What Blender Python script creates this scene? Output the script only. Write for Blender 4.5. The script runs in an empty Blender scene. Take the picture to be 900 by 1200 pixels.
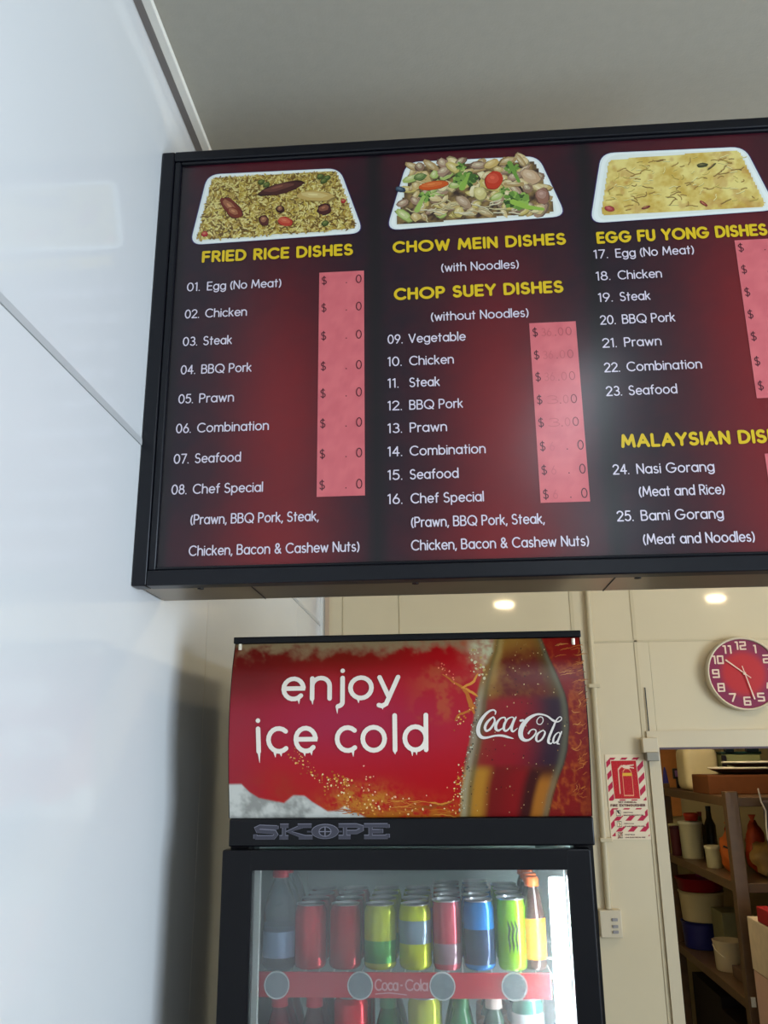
import bpy, bmesh, math, random
from mathutils import Vector, Matrix, noise
random.seed(7)
PI = math.pi
SC = bpy.context.scene
COL = SC.collection
CZ = 1.92                                   # eye height of the photographer

# ------------------------------------------------------------------ camera
cam_d = bpy.data.cameras.new('camera'); cam = bpy.data.objects.new('camera', cam_d); COL.objects.link(cam)
cam_d.sensor_fit = 'VERTICAL'; cam_d.sensor_height = 24.0; cam_d.lens = 20.0
cam_d.clip_start = 0.05; cam_d.clip_end = 60
Rr = Vector((0.99729734, 0.07273137, -0.01040061)); Ru = Vector((0.03004424, -0.27452969, 0.96110915)); Rd = Vector((-0.06704751, 0.95882407, 0.27597288))
cam.matrix_world = Matrix(((Rr.x, Ru.x, -Rd.x, 0), (Rr.y, Ru.y, -Rd.y, 0), (Rr.z, Ru.z, -Rd.z, CZ), (0, 0, 0, 1)))
SC.camera = cam

# ------------------------------------------------------------------ world, exposure, daylight
SC.view_settings.view_transform = 'Standard'; SC.view_settings.look = 'None'
SC.view_settings.exposure = 0.0; SC.view_settings.gamma = 1.0; SC.view_settings.use_curve_mapping = False
W = bpy.data.worlds.new('world'); SC.world = W; W.use_nodes = True
W.node_tree.nodes['Background'].inputs[0].default_value = (0.55, 0.75, 1.0, 1); W.node_tree.nodes['Background'].inputs[1].default_value = 1.0
DAY_W = 275.0        # shop window in the right hand wall
BATTEN_E = 16.0      # cool ceiling battens of the front room
BULB_E = 230.0       # warm bulbs over the servery
FILL_E = 16.0     # added warm fill light for the back wall
STORE_E = 11.0        # warm panel in the store room
LED_E = 38.0         # strip light inside the fridge
def area(name, loc, rot, sx, sy, power, col):
    l = bpy.data.lights.new(name, 'AREA'); l.shape = 'RECTANGLE'; l.size = sx; l.size_y = sy; l.energy = power; l.color = col
    o = bpy.data.objects.new(name, l); COL.objects.link(o); o.location = loc; o.rotation_euler = rot
    return o
area('window_daylight', (4.40, -.75, 1.55), (0, PI/2, 0), 2.2, 3.4, DAY_W, (0.70, 0.84, 1.0))

# ------------------------------------------------------------------ materials
def lin(c):
    c = c/255.0
    return c/12.92 if c <= 0.04045 else ((c+0.055)/1.055)**2.4
def rgb(r, g, b): return (lin(r), lin(g), lin(b), 1.0)
def mat(name, col, rough=0.5, metal=0.0, spec=0.5, coat=0.0, trans=0.0, emis=None, estr=0.0, nscale=0, namt=0.0, bump=0.0, bscale=60, alpha=1.0, ior=1.45, coat_rough=0.05):
    m = bpy.data.materials.new(name); m.use_nodes = True; nt = m.node_tree; b = nt.nodes['Principled BSDF']
    b.inputs['Base Color'].default_value = col; b.inputs['Roughness'].default_value = rough; b.inputs['Metallic'].default_value = metal
    b.inputs['Specular IOR Level'].default_value = spec; b.inputs['Coat Weight'].default_value = coat; b.inputs['Coat Roughness'].default_value = coat_rough
    b.inputs['Transmission Weight'].default_value = trans; b.inputs['IOR'].default_value = ior; b.inputs['Alpha'].default_value = alpha
    if emis: b.inputs['Emission Color'].default_value = emis; b.inputs['Emission Strength'].default_value = estr
    tc = nt.nodes.new('ShaderNodeTexCoord')
    if namt:
        n = nt.nodes.new('ShaderNodeTexNoise'); n.inputs['Scale'].default_value = nscale; n.inputs['Detail'].default_value = 5
        mx = nt.nodes.new('ShaderNodeMix'); mx.data_type = 'RGBA'; mx.blend_type = 'MULTIPLY'
        rp = nt.nodes.new('ShaderNodeMapRange'); rp.inputs['From Min'].default_value = 0.3; rp.inputs['From Max'].default_value = 0.7
        rp.inputs['To Min'].default_value = 1-namt; rp.inputs['To Max'].default_value = 1.0
        nt.links.new(tc.outputs['Object'], n.inputs['Vector']); nt.links.new(n.outputs['Fac'], rp.inputs['Value'])
        mx.inputs['Factor'].default_value = 1.0; mx.inputs['A'].default_value = col
        nt.links.new(rp.outputs['Result'], mx.inputs['B']); nt.links.new(mx.outputs['Result'], b.inputs['Base Color'])
    if bump:
        n2 = nt.nodes.new('ShaderNodeTexNoise'); n2.inputs['Scale'].default_value = bscale; n2.inputs['Detail'].default_value = 3
        bp = nt.nodes.new('ShaderNodeBump'); bp.inputs['Strength'].default_value = bump; bp.inputs['Distance'].default_value = 0.002
        nt.links.new(tc.outputs['Object'], n2.inputs['Vector']); nt.links.new(n2.outputs['Fac'], bp.inputs['Height']); nt.links.new(bp.outputs['Normal'], b.inputs['Normal'])
    return m
def paint_mat(name, rough=0.4, spec=0.5, coat=0.0, coat_rough=0.1):
    m = mat(name, (1, 1, 1, 1), rough, spec=spec, coat=coat, coat_rough=coat_rough); nt = m.node_tree
    a = nt.nodes.new('ShaderNodeVertexColor'); a.layer_name = 'Col'
    nt.links.new(a.outputs['Color'], nt.nodes['Principled BSDF'].inputs['Base Color'])
    return m
M = {}
M['panel'] = mat('gloss_white_panel', rgb(222, 222, 220), 0.10, spec=0.5, nscale=3, namt=0.02)
M['cream'] = mat('gloss_cream_panel', rgb(220, 203, 168), 0.07, nscale=4, namt=0.04)
M['joint'] = mat('white_joint_strip', rgb(188, 188, 186), 0.35)
M['joint_cream'] = mat('cream_joint_strip', rgb(205, 188, 152), 0.4)
M['backing'] = mat('wall_backing', rgb(120, 112, 98), 0.8)
M['ceil'] = mat('painted_ceiling', rgb(172, 168, 156), 0.85, nscale=40, namt=0.05, bump=0.15, bscale=180)
M['shade_switch'] = mat('shade_switch_grey', rgb(150, 144, 142), 0.6)
M['trimwhite'] = mat('white_trim', rgb(235, 232, 222), 0.5)
M['floor'] = mat('vinyl_floor', rgb(120, 112, 100), 0.4, nscale=6, namt=0.2)
M['frame'] = mat('black_board_frame', rgb(13, 14, 22), 0.32, spec=0.4, nscale=20, namt=0.1)
M['under'] = mat('brushed_underside', rgb(150, 132, 108), 0.28, metal=0.75, nscale=3, namt=0.35)
M['print'] = paint_mat('glossy_print', 0.5, 0.25, coat=0.75, coat_rough=0.22)
M['hprint'] = paint_mat('header_print', 0.28, 0.4)
M['sprint'] = paint_mat('sticker_print', 0.4, 0.4)
M['fblack'] = mat('fridge_black', rgb(8, 7, 12), 0.3, spec=0.3)
M['fside'] = mat('fridge_side_black', rgb(10, 7, 9), 0.3, spec=0.3)
M['finner'] = mat('fridge_liner', rgb(150, 165, 160), 0.5)
M['fgasket'] = mat('white_gasket', rgb(230, 240, 235), 0.4)
M['silver'] = mat('silver_badge', rgb(120, 118, 128), 0.35, metal=0.7)
M['screw'] = mat('screw_metal', rgb(235, 225, 200), 0.3, metal=0.6)
M['wire'] = mat('coated_wire', rgb(190, 195, 195), 0.4)
M['rail'] = mat('red_price_rail', rgb(205, 25, 50), 0.35)
M['railw'] = mat('rail_print', rgb(235, 200, 205), 0.4)
M['badge'] = mat('grey_round_badge', rgb(150, 165, 172), 0.4, nscale=90, namt=0.25)
M['badge_rim'] = mat('pale_badge_rim', rgb(225, 230, 232), 0.4)
M['alu'] = mat('can_aluminium', rgb(190, 192, 196), 0.28, metal=0.9)
M['metal'] = mat('rack_metal', rgb(112, 86, 62), 0.4, metal=0.3, nscale=20, namt=0.2)
M['dark'] = mat('dark_plastic', rgb(22, 18, 22), 0.45)
M['whitepl'] = mat('white_plastic', rgb(232, 228, 215), 0.35)
M['socket'] = mat('cream_plastic', rgb(212, 196, 166), 0.35)
M['hose'] = mat('white_cord', rgb(225, 215, 195), 0.5)
def emi(name, col, s): return mat(name, (0.8, 0.8, 0.8, 1), 0.5, emis=col, estr=s)
M['led'] = emi('fridge_led', (0.80, 0.92, 1.0, 1), LED_E)
M['batten'] = emi('cool_batten', (0.80, 0.90, 1.0, 1), BATTEN_E)
M['bulb'] = emi('warm_bulb', (1.0, 0.78, 0.46, 1), BULB_E)
M['back_fill'] = emi('warm_fill', (1.0, 0.80, 0.50, 1), FILL_E)
M['store'] = emi('store_panel', (1.0, 0.80, 0.50, 1), STORE_E)
# fridge door glass: clear pane with a patchy film of condensation
def fog_glass():
    m = bpy.data.materials.new('misted_glass'); m.use_nodes = True; nt = m.node_tree; nt.nodes.clear()
    out = nt.nodes.new('ShaderNodeOutputMaterial'); tr = nt.nodes.new('ShaderNodeBsdfTransparent'); gl = nt.nodes.new('ShaderNodeBsdfGlossy')
    rf = nt.nodes.new('ShaderNodeBsdfRefraction'); df = nt.nodes.new('ShaderNodeBsdfTranslucent'); d2 = nt.nodes.new('ShaderNodeBsdfDiffuse'); fr = nt.nodes.new('ShaderNodeFresnel')
    gl.inputs['Roughness'].default_value = 0.04; rf.inputs['Roughness'].default_value = 0.14; rf.inputs['IOR'].default_value = 1.02
    df.inputs['Color'].default_value = (0.85, 0.92, 0.92, 1); d2.inputs['Color'].default_value = (0.75, 0.8, 0.8, 1); fr.inputs['IOR'].default_value = 1.35
    tc = nt.nodes.new('ShaderNodeTexCoord'); n = nt.nodes.new('ShaderNodeTexNoise'); n.inputs['Scale'].default_value = 5; n.inputs['Detail'].default_value = 3
    mr = nt.nodes.new('ShaderNodeMapRange'); mr.inputs['From Min'].default_value = 0.35; mr.inputs['From Max'].default_value = 0.65; mr.inputs['To Min'].default_value = 0.04; mr.inputs['To Max'].default_value = 0.16
    nt.links.new(tc.outputs['Object'], n.inputs['Vector']); nt.links.new(n.outputs['Fac'], mr.inputs['Value'])
    a = nt.nodes.new('ShaderNodeMixShader'); b = nt.nodes.new('ShaderNodeMixShader'); c = nt.nodes.new('ShaderNodeMixShader'); d = nt.nodes.new('ShaderNodeMixShader')
    a.inputs[0].default_value = 0.7; nt.links.new(tr.outputs[0], a.inputs[1]); nt.links.new(rf.outputs[0], a.inputs[2])
    d.inputs[0].default_value = 0.4; nt.links.new(df.outputs[0], d.inputs[1]); nt.links.new(d2.outputs[0], d.inputs[2])
    nt.links.new(mr.outputs[0], b.inputs[0]); nt.links.new(a.outputs[0], b.inputs[1]); nt.links.new(d.outputs[0], b.inputs[2])
    nt.links.new(fr.outputs[0], c.inputs[0]); nt.links.new(b.outputs[0], c.inputs[1]); nt.links.new(gl.outputs[0], c.inputs[2])
    nt.links.new(c.outputs[0], out.inputs['Surface'])
    return m
M['fog'] = fog_glass()
_cm = {}
def cmat(r, g, b, rough=0.4, metal=0.0, trans=0.0, namt=0.0):
    k = (r, g, b, rough, metal, trans, namt)
    if k not in _cm: _cm[k] = mat('tint_%d_%d_%d' % (r, g, b), rgb(r, g, b), rough, metal=metal, trans=trans, nscale=25, namt=namt)
    return _cm[k]

# ------------------------------------------------------------------ object helpers
def bm_obj(name, bm, m, parent=None, smooth=None):
    me = bpy.data.meshes.new(name); bm.normal_update(); bm.to_mesh(me); bm.free(); me.materials.append(m)
    o = bpy.data.objects.new(name, me); COL.objects.link(o)
    if smooth: 
        me.polygons.foreach_set('use_smooth', [True]*len(me.polygons))
        if smooth != 'all': me.set_sharp_from_angle(angle=math.radians(smooth))
    if parent:
        o.parent = parent
        if parent.type == 'EMPTY' and not parent.get('_local'): o.location = -Vector(parent.location)
    return o
def thing(name, label, cat, loc=(0, 0, 0), group=None, local=False):
    o = bpy.data.objects.new(name, None); COL.objects.link(o); o.location = loc; o.empty_display_size = 0.05
    o['label'] = label; o['category'] = cat
    if group: o['group'] = group
    if local: o['_local'] = 1
    return o
def tag(o, label, cat, group=None):
    o['label'] = label; o['category'] = cat
    if group: o['group'] = group
    return o
def struct(o): o['kind'] = 'structure'; return o
def box(bm, x0, x1, y0, y1, z0, z1, bev=0.0, seg=2):
    r = bmesh.ops.create_cube(bm, size=1.0); vs = r['verts']
    for v in vs: v.co = Vector(((x0+x1)/2 + v.co.x*(x1-x0), (y0+y1)/2 + v.co.y*(y1-y0), (z0+z1)/2 + v.co.z*(z1-z0)))
    if bev: bmesh.ops.bevel(bm, geom=list({e for v in vs for e in v.link_edges}), offset=bev, segments=seg, profile=0.6, affect='EDGES', clamp_overlap=True)
    return vs
def boxo(name, x0, x1, y0, y1, z0, z1, m, parent=None, bev=0.0):
    bm = bmesh.new(); box(bm, x0, x1, y0, y1, z0, z1, bev); o = bm_obj(name, bm, m, parent)
    if bev:
        for f in o.data.polygons: f.use_smooth = max(abs(c) for c in f.normal) < .999
    return o
def lathe(prof, n=24, c=(0, 0, 0), sx=1, sy=1, bm=None):
    bm = bm or bmesh.new(); rings = []
    for r, z in prof:
        if r < 1e-5: rings.append([bm.verts.new((c[0], c[1], c[2]+z))])
        else: rings.append([bm.verts.new((c[0]+sx*r*math.cos(2*PI*i/n), c[1]+sy*r*math.sin(2*PI*i/n), c[2]+z)) for i in range(n)])
    for a, b in zip(rings, rings[1:]):
        for i in range(n):
            j = (i+1) % n
            if len(a) == 1 and len(b) == 1: continue
            if len(a) == 1: bm.faces.new((a[0], b[i], b[j]))
            elif len(b) == 1: bm.faces.new((a[i], b[0], a[j]))
            else: bm.faces.new((a[i], b[i], b[j], a[j]))
    bmesh.ops.recalc_face_normals(bm, faces=bm.faces)
    return bm
def tube(pts, r, n=8, bm=None):
    bm = bm or bmesh.new(); pts = [Vector(p) for p in pts]; rings = []; up = Vector((0.13, 0.31, 0.94))
    for i, p in enumerate(pts):
        d = (pts[min(i+1, len(pts)-1)]-pts[max(i-1, 0)]).normalized(); a = d.cross(up).normalized(); b = d.cross(a)
        rings.append([bm.verts.new(p + r*(math.cos(2*PI*k/n)*a + math.sin(2*PI*k/n)*b)) for k in range(n)])
    for s, t in zip(rings, rings[1:]):
        for k in range(n): bm.faces.new((s[k], s[(k+1) % n], t[(k+1) % n], t[k]))
    bm.faces.new(rings[0]); bm.faces.new(rings[-1]); bmesh.ops.recalc_face_normals(bm, faces=bm.faces)
    return bm
def rod(name, p, q, r, m, parent=None, n=10): return bm_obj(name, tube([p, q], r, n), m, parent, smooth=40)
def blob(name, c, rx, ry, rz, m, parent=None, lump=0.0, sub=3, seed=0, base=None):
    bm = bmesh.new(); bmesh.ops.create_icosphere(bm, subdivisions=sub, radius=1.0)
    for v in bm.verts:
        k = 1 + lump*noise.noise(v.co*2.2 + Vector((seed*3.1, seed, 0)))
        p = v.co*k; v.co = Vector((c[0]+p.x*rx, c[1]+p.y*ry, c[2]+p.z*rz))
    if base is not None:
        for v in bm.verts: v.co.z = max(v.co.z, base+.0005)
    return bm_obj(name, bm, m, parent, smooth='all')
def copy_tree(o, parent=None):
    c = o.copy(); COL.objects.link(c); c.parent = parent
    for ch in list(o.children): copy_tree(ch, c)
    return c

# ------------------------------------------------------------------ flat print: coloured polygons laid on a surface
class Paint:
    """Collects flat ink shapes; fn(x, z, h) maps sheet coordinates and ink height to space."""
    def __init__(s, fn, h0=0.0002): s.v = []; s.f = []; s.c = []; s.fn = fn; s.h = h0
    def poly(s, pts, col, h=None, rim=None):
        s.h += 4e-7; hh = s.h if h is None else h; n0 = len(s.v)
        for p in pts: s.v.append(s.fn(p[0], p[1], hh)); s.c.append(col)
        s.f.append(tuple(range(n0, n0+len(pts))))
    def ell(s, cx, cz, rx, rz, ang, col, n=9, jit=0.0, h=None):
        ca, sa = math.cos(ang), math.sin(ang); P = []
        for i in range(n):
            t = 2*PI*i/n; k = 1+random.uniform(-jit, jit); a, b = rx*k*math.cos(t), rz*k*math.sin(t); P.append((cx+a*ca-b*sa, cz+a*sa+b*ca))
        s.poly(P, col, h)
    def grid(s, x0, x1, z0, z1, nx, nz, colf, h=0.0, inside=None):
        idx = {}
        for j in range(nz+1):
            for i in range(nx+1):
                x = x0+(x1-x0)*i/nx; z = z0+(z1-z0)*j/nz; idx[i, j] = len(s.v); s.v.append(s.fn(x, z, h)); s.c.append(colf(x, z))
        for j in range(nz):
            for i in range(nx):
                if inside and not inside(x0+(x1-x0)*(i+.5)/nx, z0+(z1-z0)*(j+.5)/nz): continue
                s.f.append((idx[i, j], idx[i+1, j], idx[i+1, j+1], idx[i, j+1]))
    def ribbon(s, pts, w, col, closed=False, caps=True, h=None):
        s.h += 2e-6; hh = s.h if h is None else h
        pts = [Vector((p[0], p[1])) for p in pts]; n = len(pts); ws = w if isinstance(w, (list, tuple)) else [w]*n
        Lp, Rp = [], []
        for i, p in enumerate(pts):
            a = pts[(i-1) % n] if (closed or i) else p; b = pts[(i+1) % n] if (closed or i < n-1) else p
            d1 = (p-a); d2 = (b-p)
            d1 = d1.normalized() if d1.length > 1e-9 else d2.normalized(); d2 = d2.normalized() if d2.length > 1e-9 else d1
            t = (d1+d2); t = t.normalized() if t.length > 1e-6 else d1
            nn = Vector((-t.y, t.x)); k = min(1/max(0.35, abs(nn.dot(Vector((-d1.y, d1.x))))), 1.8)
            Lp.append(p+nn*ws[i]/2*k); Rp.append(p-nn*ws[i]/2*k)
        n0 = len(s.v)
        for a, b in zip(Lp, Rp):
            s.v.append(s.fn(a.x, a.y, hh)); s.c.append(col); s.v.append(s.fn(b.x, b.y, hh)); s.c.append(col)
        for i in range(n if closed else n-1):
            j = (i+1) % n; s.f.append((n0+2*i, n0+2*j, n0+2*j+1, n0+2*i+1))
        if caps and not closed:
            for e, q in ((0, 1), (n-1, n-2)):
                d = (pts[e]-pts[q]).normalized() if n > 1 else Vector((1, 0)); r = ws[e]/2; a0 = math.atan2(d.y, d.x)-PI/2; m0 = len(s.v)
                for k in range(7):
                    t = a0+PI*k/6; s.v.append(s.fn(pts[e].x+r*math.cos(t), pts[e].y+r*math.sin(t), hh+(7e-7 if e else 13e-7))); s.c.append(col)
                s.f.append(tuple(range(m0, m0+7)))
    def build(s, name, m, parent=None):
        me = bpy.data.meshes.new(name); me.from_pydata(s.v, [], s.f); me.materials.append(m)
        ca = me.color_attributes.new('Col', 'FLOAT_COLOR', 'POINT'); ca.data.foreach_set('color', [q for c in s.c for q in c])
        o = bpy.data.objects.new(name, me); COL.objects.link(o)
        if parent:
            o.parent = parent
            if parent.type == 'EMPTY' and not parent.get('_local'): o.location = -Vector(parent.location)
        return o
def dcol(a, b, t):
    t = max(0.0, min(1.0, t)); return tuple(a[i]*(1-t)+b[i]*t for i in range(3)) + (1.0,)
def sm(a, b, x): t = max(0.0, min(1.0, (x-a)/(b-a))); return t*t*(3-2*t)
def nz(x, y, s, k=0): return noise.fractal(Vector((x*s, y*s, k*7.3)), 0.8, 2.1, 4)

# ------------------------------------------------------------------ rounded single-stroke alphabet
def arc(cx, cy, rx, ry, a0, a1, n=10): return [(cx+rx*math.cos(math.radians(a0+(a1-a0)*i/n)), cy+ry*math.sin(math.radians(a0+(a1-a0)*i/n))) for i in range(n+1)]
def O(cx, cy, rx, ry, n=20): return ['c'] + arc(cx, cy, rx, ry, 90, 450-360/n, n-1)
X = .68; XR = .29
G = {
'A': ([[(0, 0), (.38, 1), (.76, 0)], [(.14, .33), (.62, .33)]], .76), 'B': ([[(0, 0), (0, 1), (.30, 1)]+arc(.30, .77, .22, .23, 90, -90)+[(.0, .54)], [(0, .54), (.32, .54)]+arc(.32, .27, .26, .27, 90, -90)+[(0, 0)]], .58),
'C': ([arc(.46, .5, .46, .5, 48, 312, 18)], .78), 'D': ([[(0, 0), (0, 1), (.25, 1)]+arc(.25, .5, .45, .5, 90, -90, 14)+[(0, 0)]], .70),
'E': ([[(.5, 1), (0, 1), (0, 0), (.5, 0)], [(0, .52), (.46, .52)]], .5), 'F': ([[(.5, 1), (0, 1), (0, 0)], [(0, .5), (.44, .5)]], .5),
'G': ([arc(.46, .5, .46, .5, 45, 345, 18)+[(.92, .46), (.52, .46)]], .92), 'H': ([[(0, 0), (0, 1)], [(.62, 0), (.62, 1)], [(0, .52), (.62, .52)]], .62),
'I': ([[(0, 0), (0, 1)]], 0.0), 'J': ([[(.38, 1), (.38, .22)]+arc(.18, .22, .2, .22, 0, -170, 8)], .38), 'K': ([[(0, 0), (0, 1)], [(.54, 1), (.02, .45)], [(.2, .62), (.58, 0)]], .58),
'L': ([[(0, 1), (0, 0), (.46, 0)]], .46), 'M': ([[(0, 0), (.1, 1), (.43, .2), (.76, 1), (.86, 0)]], .86), 'N': ([[(0, 0), (0, 1), (.62, 0), (.62, 1)]], .62),
'O': ([O(.5, .5, .5, .5)], 1.0), 'P': ([[(0, 0), (0, 1), (.28, 1)]+arc(.28, .73, .25, .27, 90, -90)+[(0, .46)]], .53),
'Q': ([O(.5, .5, .5, .5), [(.56, .26), (.94, -.04)]], 1.0), 'R': ([[(0, 0), (0, 1), (.28, 1)]+arc(.28, .74, .25, .26, 90, -90)+[(0, .48)], [(.26, .48), (.56, 0)]], .56),
'S': ([arc(.27, .75, .24, .25, 40, 265, 12)+arc(.27, .25, .27, .26, 85, -150, 12)], .54), 'T': ([[(.3, 0), (.3, 1)], [(0, 1), (.6, 1)]], .6),
'U': ([[(0, 1), (0, .3)]+arc(.3, .3, .3, .3, 180, 360, 12)+[(.6, 1)]], .6), 'V': ([[(0, 1), (.34, 0), (.68, 1)]], .68), 'W': ([[(0, 1), (.24, 0), (.49, .85), (.74, 0), (.98, 1)]], .98),
'X': ([[(0, 0), (.6, 1)], [(0, 1), (.6, 0)]], .6), 'Y': ([[(0, 1), (.33, .45), (.66, 1)], [(.33, .45), (.33, 0)]], .66),
'a': ([O(.29, X/2, .29, X/2), [(.58, 0), (.58, X)]], .58), 'b': ([O(.29, X/2, .29, X/2), [(0, 0), (0, 1)]], .58), 'c': ([arc(.30, X/2, .30, X/2, 48, 312, 14)], .5),
'd': ([O(.29, X/2, .29, X/2), [(.58, 0), (.58, 1.02)]], .58), 'e': ([[(.02, X/2+.01), (.58, X/2+.01)]+arc(.30, X/2, .29, X/2, 8, 318, 16)], .56),
'f': ([[(.13, 0), (.13, .8)]+arc(.31, .8, .18, .2, 180, 90, 5), [(0, .66), (.3, .66)]], .3), 'g': ([O(.29, X/2, .29, X/2), [(.58, X), (.58, -.04)]+arc(.31, -.04, .27, .24, 0, -150, 8)], .58),
'h': ([[(0, 0), (0, 1)], arc(.26, .42, .26, .27, 180, 0)+[(.52, 0)]], .52), 'i': ([[(0, 0), (0, X)], [(0, .92), (0.0, .925)]], 0.0), 'j': ([[(.14, X), (.14, -.12)]+arc(.0, -.12, .14, .14, 0, -80, 5), [(.14, .92), (.14, .925)]], .14),
'k': ([[(0, 0), (0, 1)], [(.40, X), (.02, .30)], [(.14, .42), (.44, 0)]], .44), 'l': ([[(0, 0), (0, 1.02)]], 0.0),
'm': ([[(0, 0), (0, X)], arc(.22, .45, .22, .24, 180, 0)+[(.44, 0)], arc(.66, .45, .22, .24, 180, 0)+[(.88, 0)]], .88), 'n': ([[(0, 0), (0, X)], arc(.26, .42, .26, .27, 180, 0)+[(.52, 0)]], .52),
'o': ([O(.31, X/2, .31, X/2)], .62), 'p': ([O(.29, X/2, .29, X/2), [(0, X), (0, -.28)]], .58), 'q': ([O(.29, X/2, .29, X/2), [(.58, X), (.58, -.28)]], .58),
'r': ([[(0, 0), (0, X)], arc(.22, .42, .22, .26, 180, 70, 6)], .26), 's': ([arc(.2, .505, .17, .175, 45, 260, 9)+arc(.2, .17, .2, .175, 80, -145, 9)], .4),
't': ([[(.14, 0), (.14, .92)], [(0, .66), (.3, .66)]], .3), 'u': ([[(0, X), (0, .26)]+arc(.26, .26, .26, .26, 180, 360)+[(.52, X)], [(.52, .3), (.52, 0)]], .52),
'v': ([[(0, X), (.26, 0), (.52, X)]], .52), 'w': ([[(0, X), (.19, 0), (.38, X-.06), (.57, 0), (.76, X)]], .76), 'x': ([[(0, 0), (.46, X)], [(0, X), (.46, 0)]], .46),
'y': ([[(0, X), (.28, .02)], [(.56, X), (.2, -.2), (.08, -.27), (-.02, -.24)]], .56), 'z': ([[(0, X), (.44, X), (0, 0), (.44, 0)]], .44),
'0': ([O(.29, .5, .29, .5)], .58), '1': ([[(.0, .88), (.16, 1), (.16, 0)]], .2), '2': ([arc(.27, .73, .27, .27, 165, -30, 10)+[(0, 0), (.55, 0)]], .55),
'3': ([arc(.26, .75, .23, .25, 140, -88, 10), arc(.26, .26, .27, .26, 88, -145, 10)], .52), '4': ([[(.42, 0), (.42, 1), (0, .3), (.58, .3)]], .58),
'5': ([[(.48, 1), (.1, 1), (.04, .56)]+arc(.24, .32, .28, .32, 110, -145, 12)], .52), '6': ([[(.38, 1), (.08, .5)], O(.29, .30, .27, .30, 16)], .56),
'7': ([[(0, 1), (.5, 1), (.14, 0)]], .5), '8': ([O(.27, .76, .21, .24, 16), O(.27, .27, .27, .27, 16)], .54), '9': ([[(.18, 0), (.48, .5)], O(.27, .70, .27, .30, 16)], .56),
'(': ([arc(.42, .42, .42, .66, 130, 230, 8)], .16), ')': ([arc(-.26, .42, .42, .66, 50, -50, 8)], .16), '.': ([[(0, 0), (0, .005)]], 0.0), ',': ([[(.04, .03), (-.03, -.16)]], .04),
'-': ([[(0, .4), (.3, .4)]], .3), '$': ([arc(.26, .72, .22, .2, 40, 265, 10)+arc(.26, .30, .25, .22, 85, -150, 10), [(.26, 1.04), (.26, -.04)]], .52),
'&': ([[(.66, 0), (.14, .66)]+arc(.28, .80, .18, .2, 200, -60, 8)+[(.1, .4)]+arc(.25, .22, .22, .22, 150, 330, 8)+[(.6, .46)]], .66),
' ': ([], .18),
}
def advance(txt, tr): return sum(G[c][1]+tr for c in txt)-tr
def write(P, txt, x0, x1, z, cap, w, col, tr=.22, drop=0.0):
    """x0..x1 is the ink extent; z the baseline (tilted by drop over the line)."""
    nat = advance(txt, tr)*cap; sx = (x1-x0-w)/nat if x1 is not None and nat > 0 else 1.0
    x = x0+w/2
    for c in txt:
        for st in G[c][0]:
            cl = st[0] == 'c'; pts = st[1:] if cl else st
            q = [(x+p[0]*cap*sx, z+w/2+p[1]*(cap-w)) for p in pts]
            if cl: P.ribbon(q, w, col, closed=True); continue
            run = [q[0]]
            for i in range(1, len(q)):      # split at corners so that each stroke has rounded joints
                run.append(q[i])
                if i < len(q)-1:
                    a = Vector(q[i])-Vector(q[i-1]); b = Vector(q[i+1])-Vector(q[i])
                    if a.length > 1e-7 and b.length > 1e-7 and a.angle(b) > .6: P.ribbon(run, w, col); run = [q[i]]
            P.ribbon(run, w, col)
        x += (G[c][1]+tr)*cap*sx

# ================================================================== THE ROOM
H = 3.301; YW = 3.74; XL = -0.55; XR2 = 4.5; YR = -4.0
struct(boxo('floor', XL-.12, XR2+.1, YR-.1, YW+.1, -.1, 0, M['floor']))
struct(boxo('ceiling', XL-.12, XR2+.1, YR-.1, YW+.1, H, H+.1, M['ceil']))
rw = bmesh.new(); box(rw, XR2, XR2+.1, YR-.1, -2.45, 0, H); box(rw, XR2, XR2+.1, .95, YW+.1, 0, H); box(rw, XR2, XR2+.1, -2.45, .95, 0, .45); box(rw, XR2, XR2+.1, -2.45, .95, 2.65, H)
struct(bm_obj('wall_right', rw, M['cream']))
struct(boxo('wall_rear', XL-.12, XR2, YR-.1, YR, 0, H, M['panel']))
wf = bmesh.new()
for y0, y1, z0, z1 in ((-2.45, -2.39, .45, 2.65), (.89, .95, .45, 2.65), (-2.45, .95, .45, .51), (-2.45, .95, 2.59, 2.65), (-.78, -.72, .45, 2.65)): box(wf, XR2+.02, XR2+.08, y0, y1, z0, z1)
struct(bm_obj('window_1', wf, M['dark']))
# left wall: sheets of glossy panel with joiner strips
wl = struct(boxo('wall_left', XL-.12, XL-.006, YR-.1, YW+.1, 0, H, M['backing']))
ys = [YR, -2.86, -1.66, -.458, .742, 1.942, 3.142, YW]
for a, b in zip(ys, ys[1:]):
    boxo('panel', XL-.006, XL, a+.0012, b-.0012, 0, 2.478, M['panel'], wl, .0006)
    boxo('panel', XL-.006, XL, a+.0012, b-.0012, 2.492, H, M['panel'], wl, .0006)
js = bmesh.new(); box(js, XL-.005, XL+.0018, YR, YW, 2.4785, 2.4915, .0008); bm_obj('joint_strip', js, M['joint'], wl)
for y in ys[1:-1]: boxo('joint_strip', XL-.005, XL-.0005, y-.0013, y+.0013, 0, 2.478, M['joint_cream'], wl)
struct(boxo('trim_shade_1', XL, XL+.018, YR, YW, H-.006, H, M['shade_switch']))  # flat grey stands in for the shadow in the ceiling groove
struct(boxo('trim_2', XL+.018, XL+.036, YR, YW, H-.014, H, M['trimwhite'], None, .002))
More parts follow.
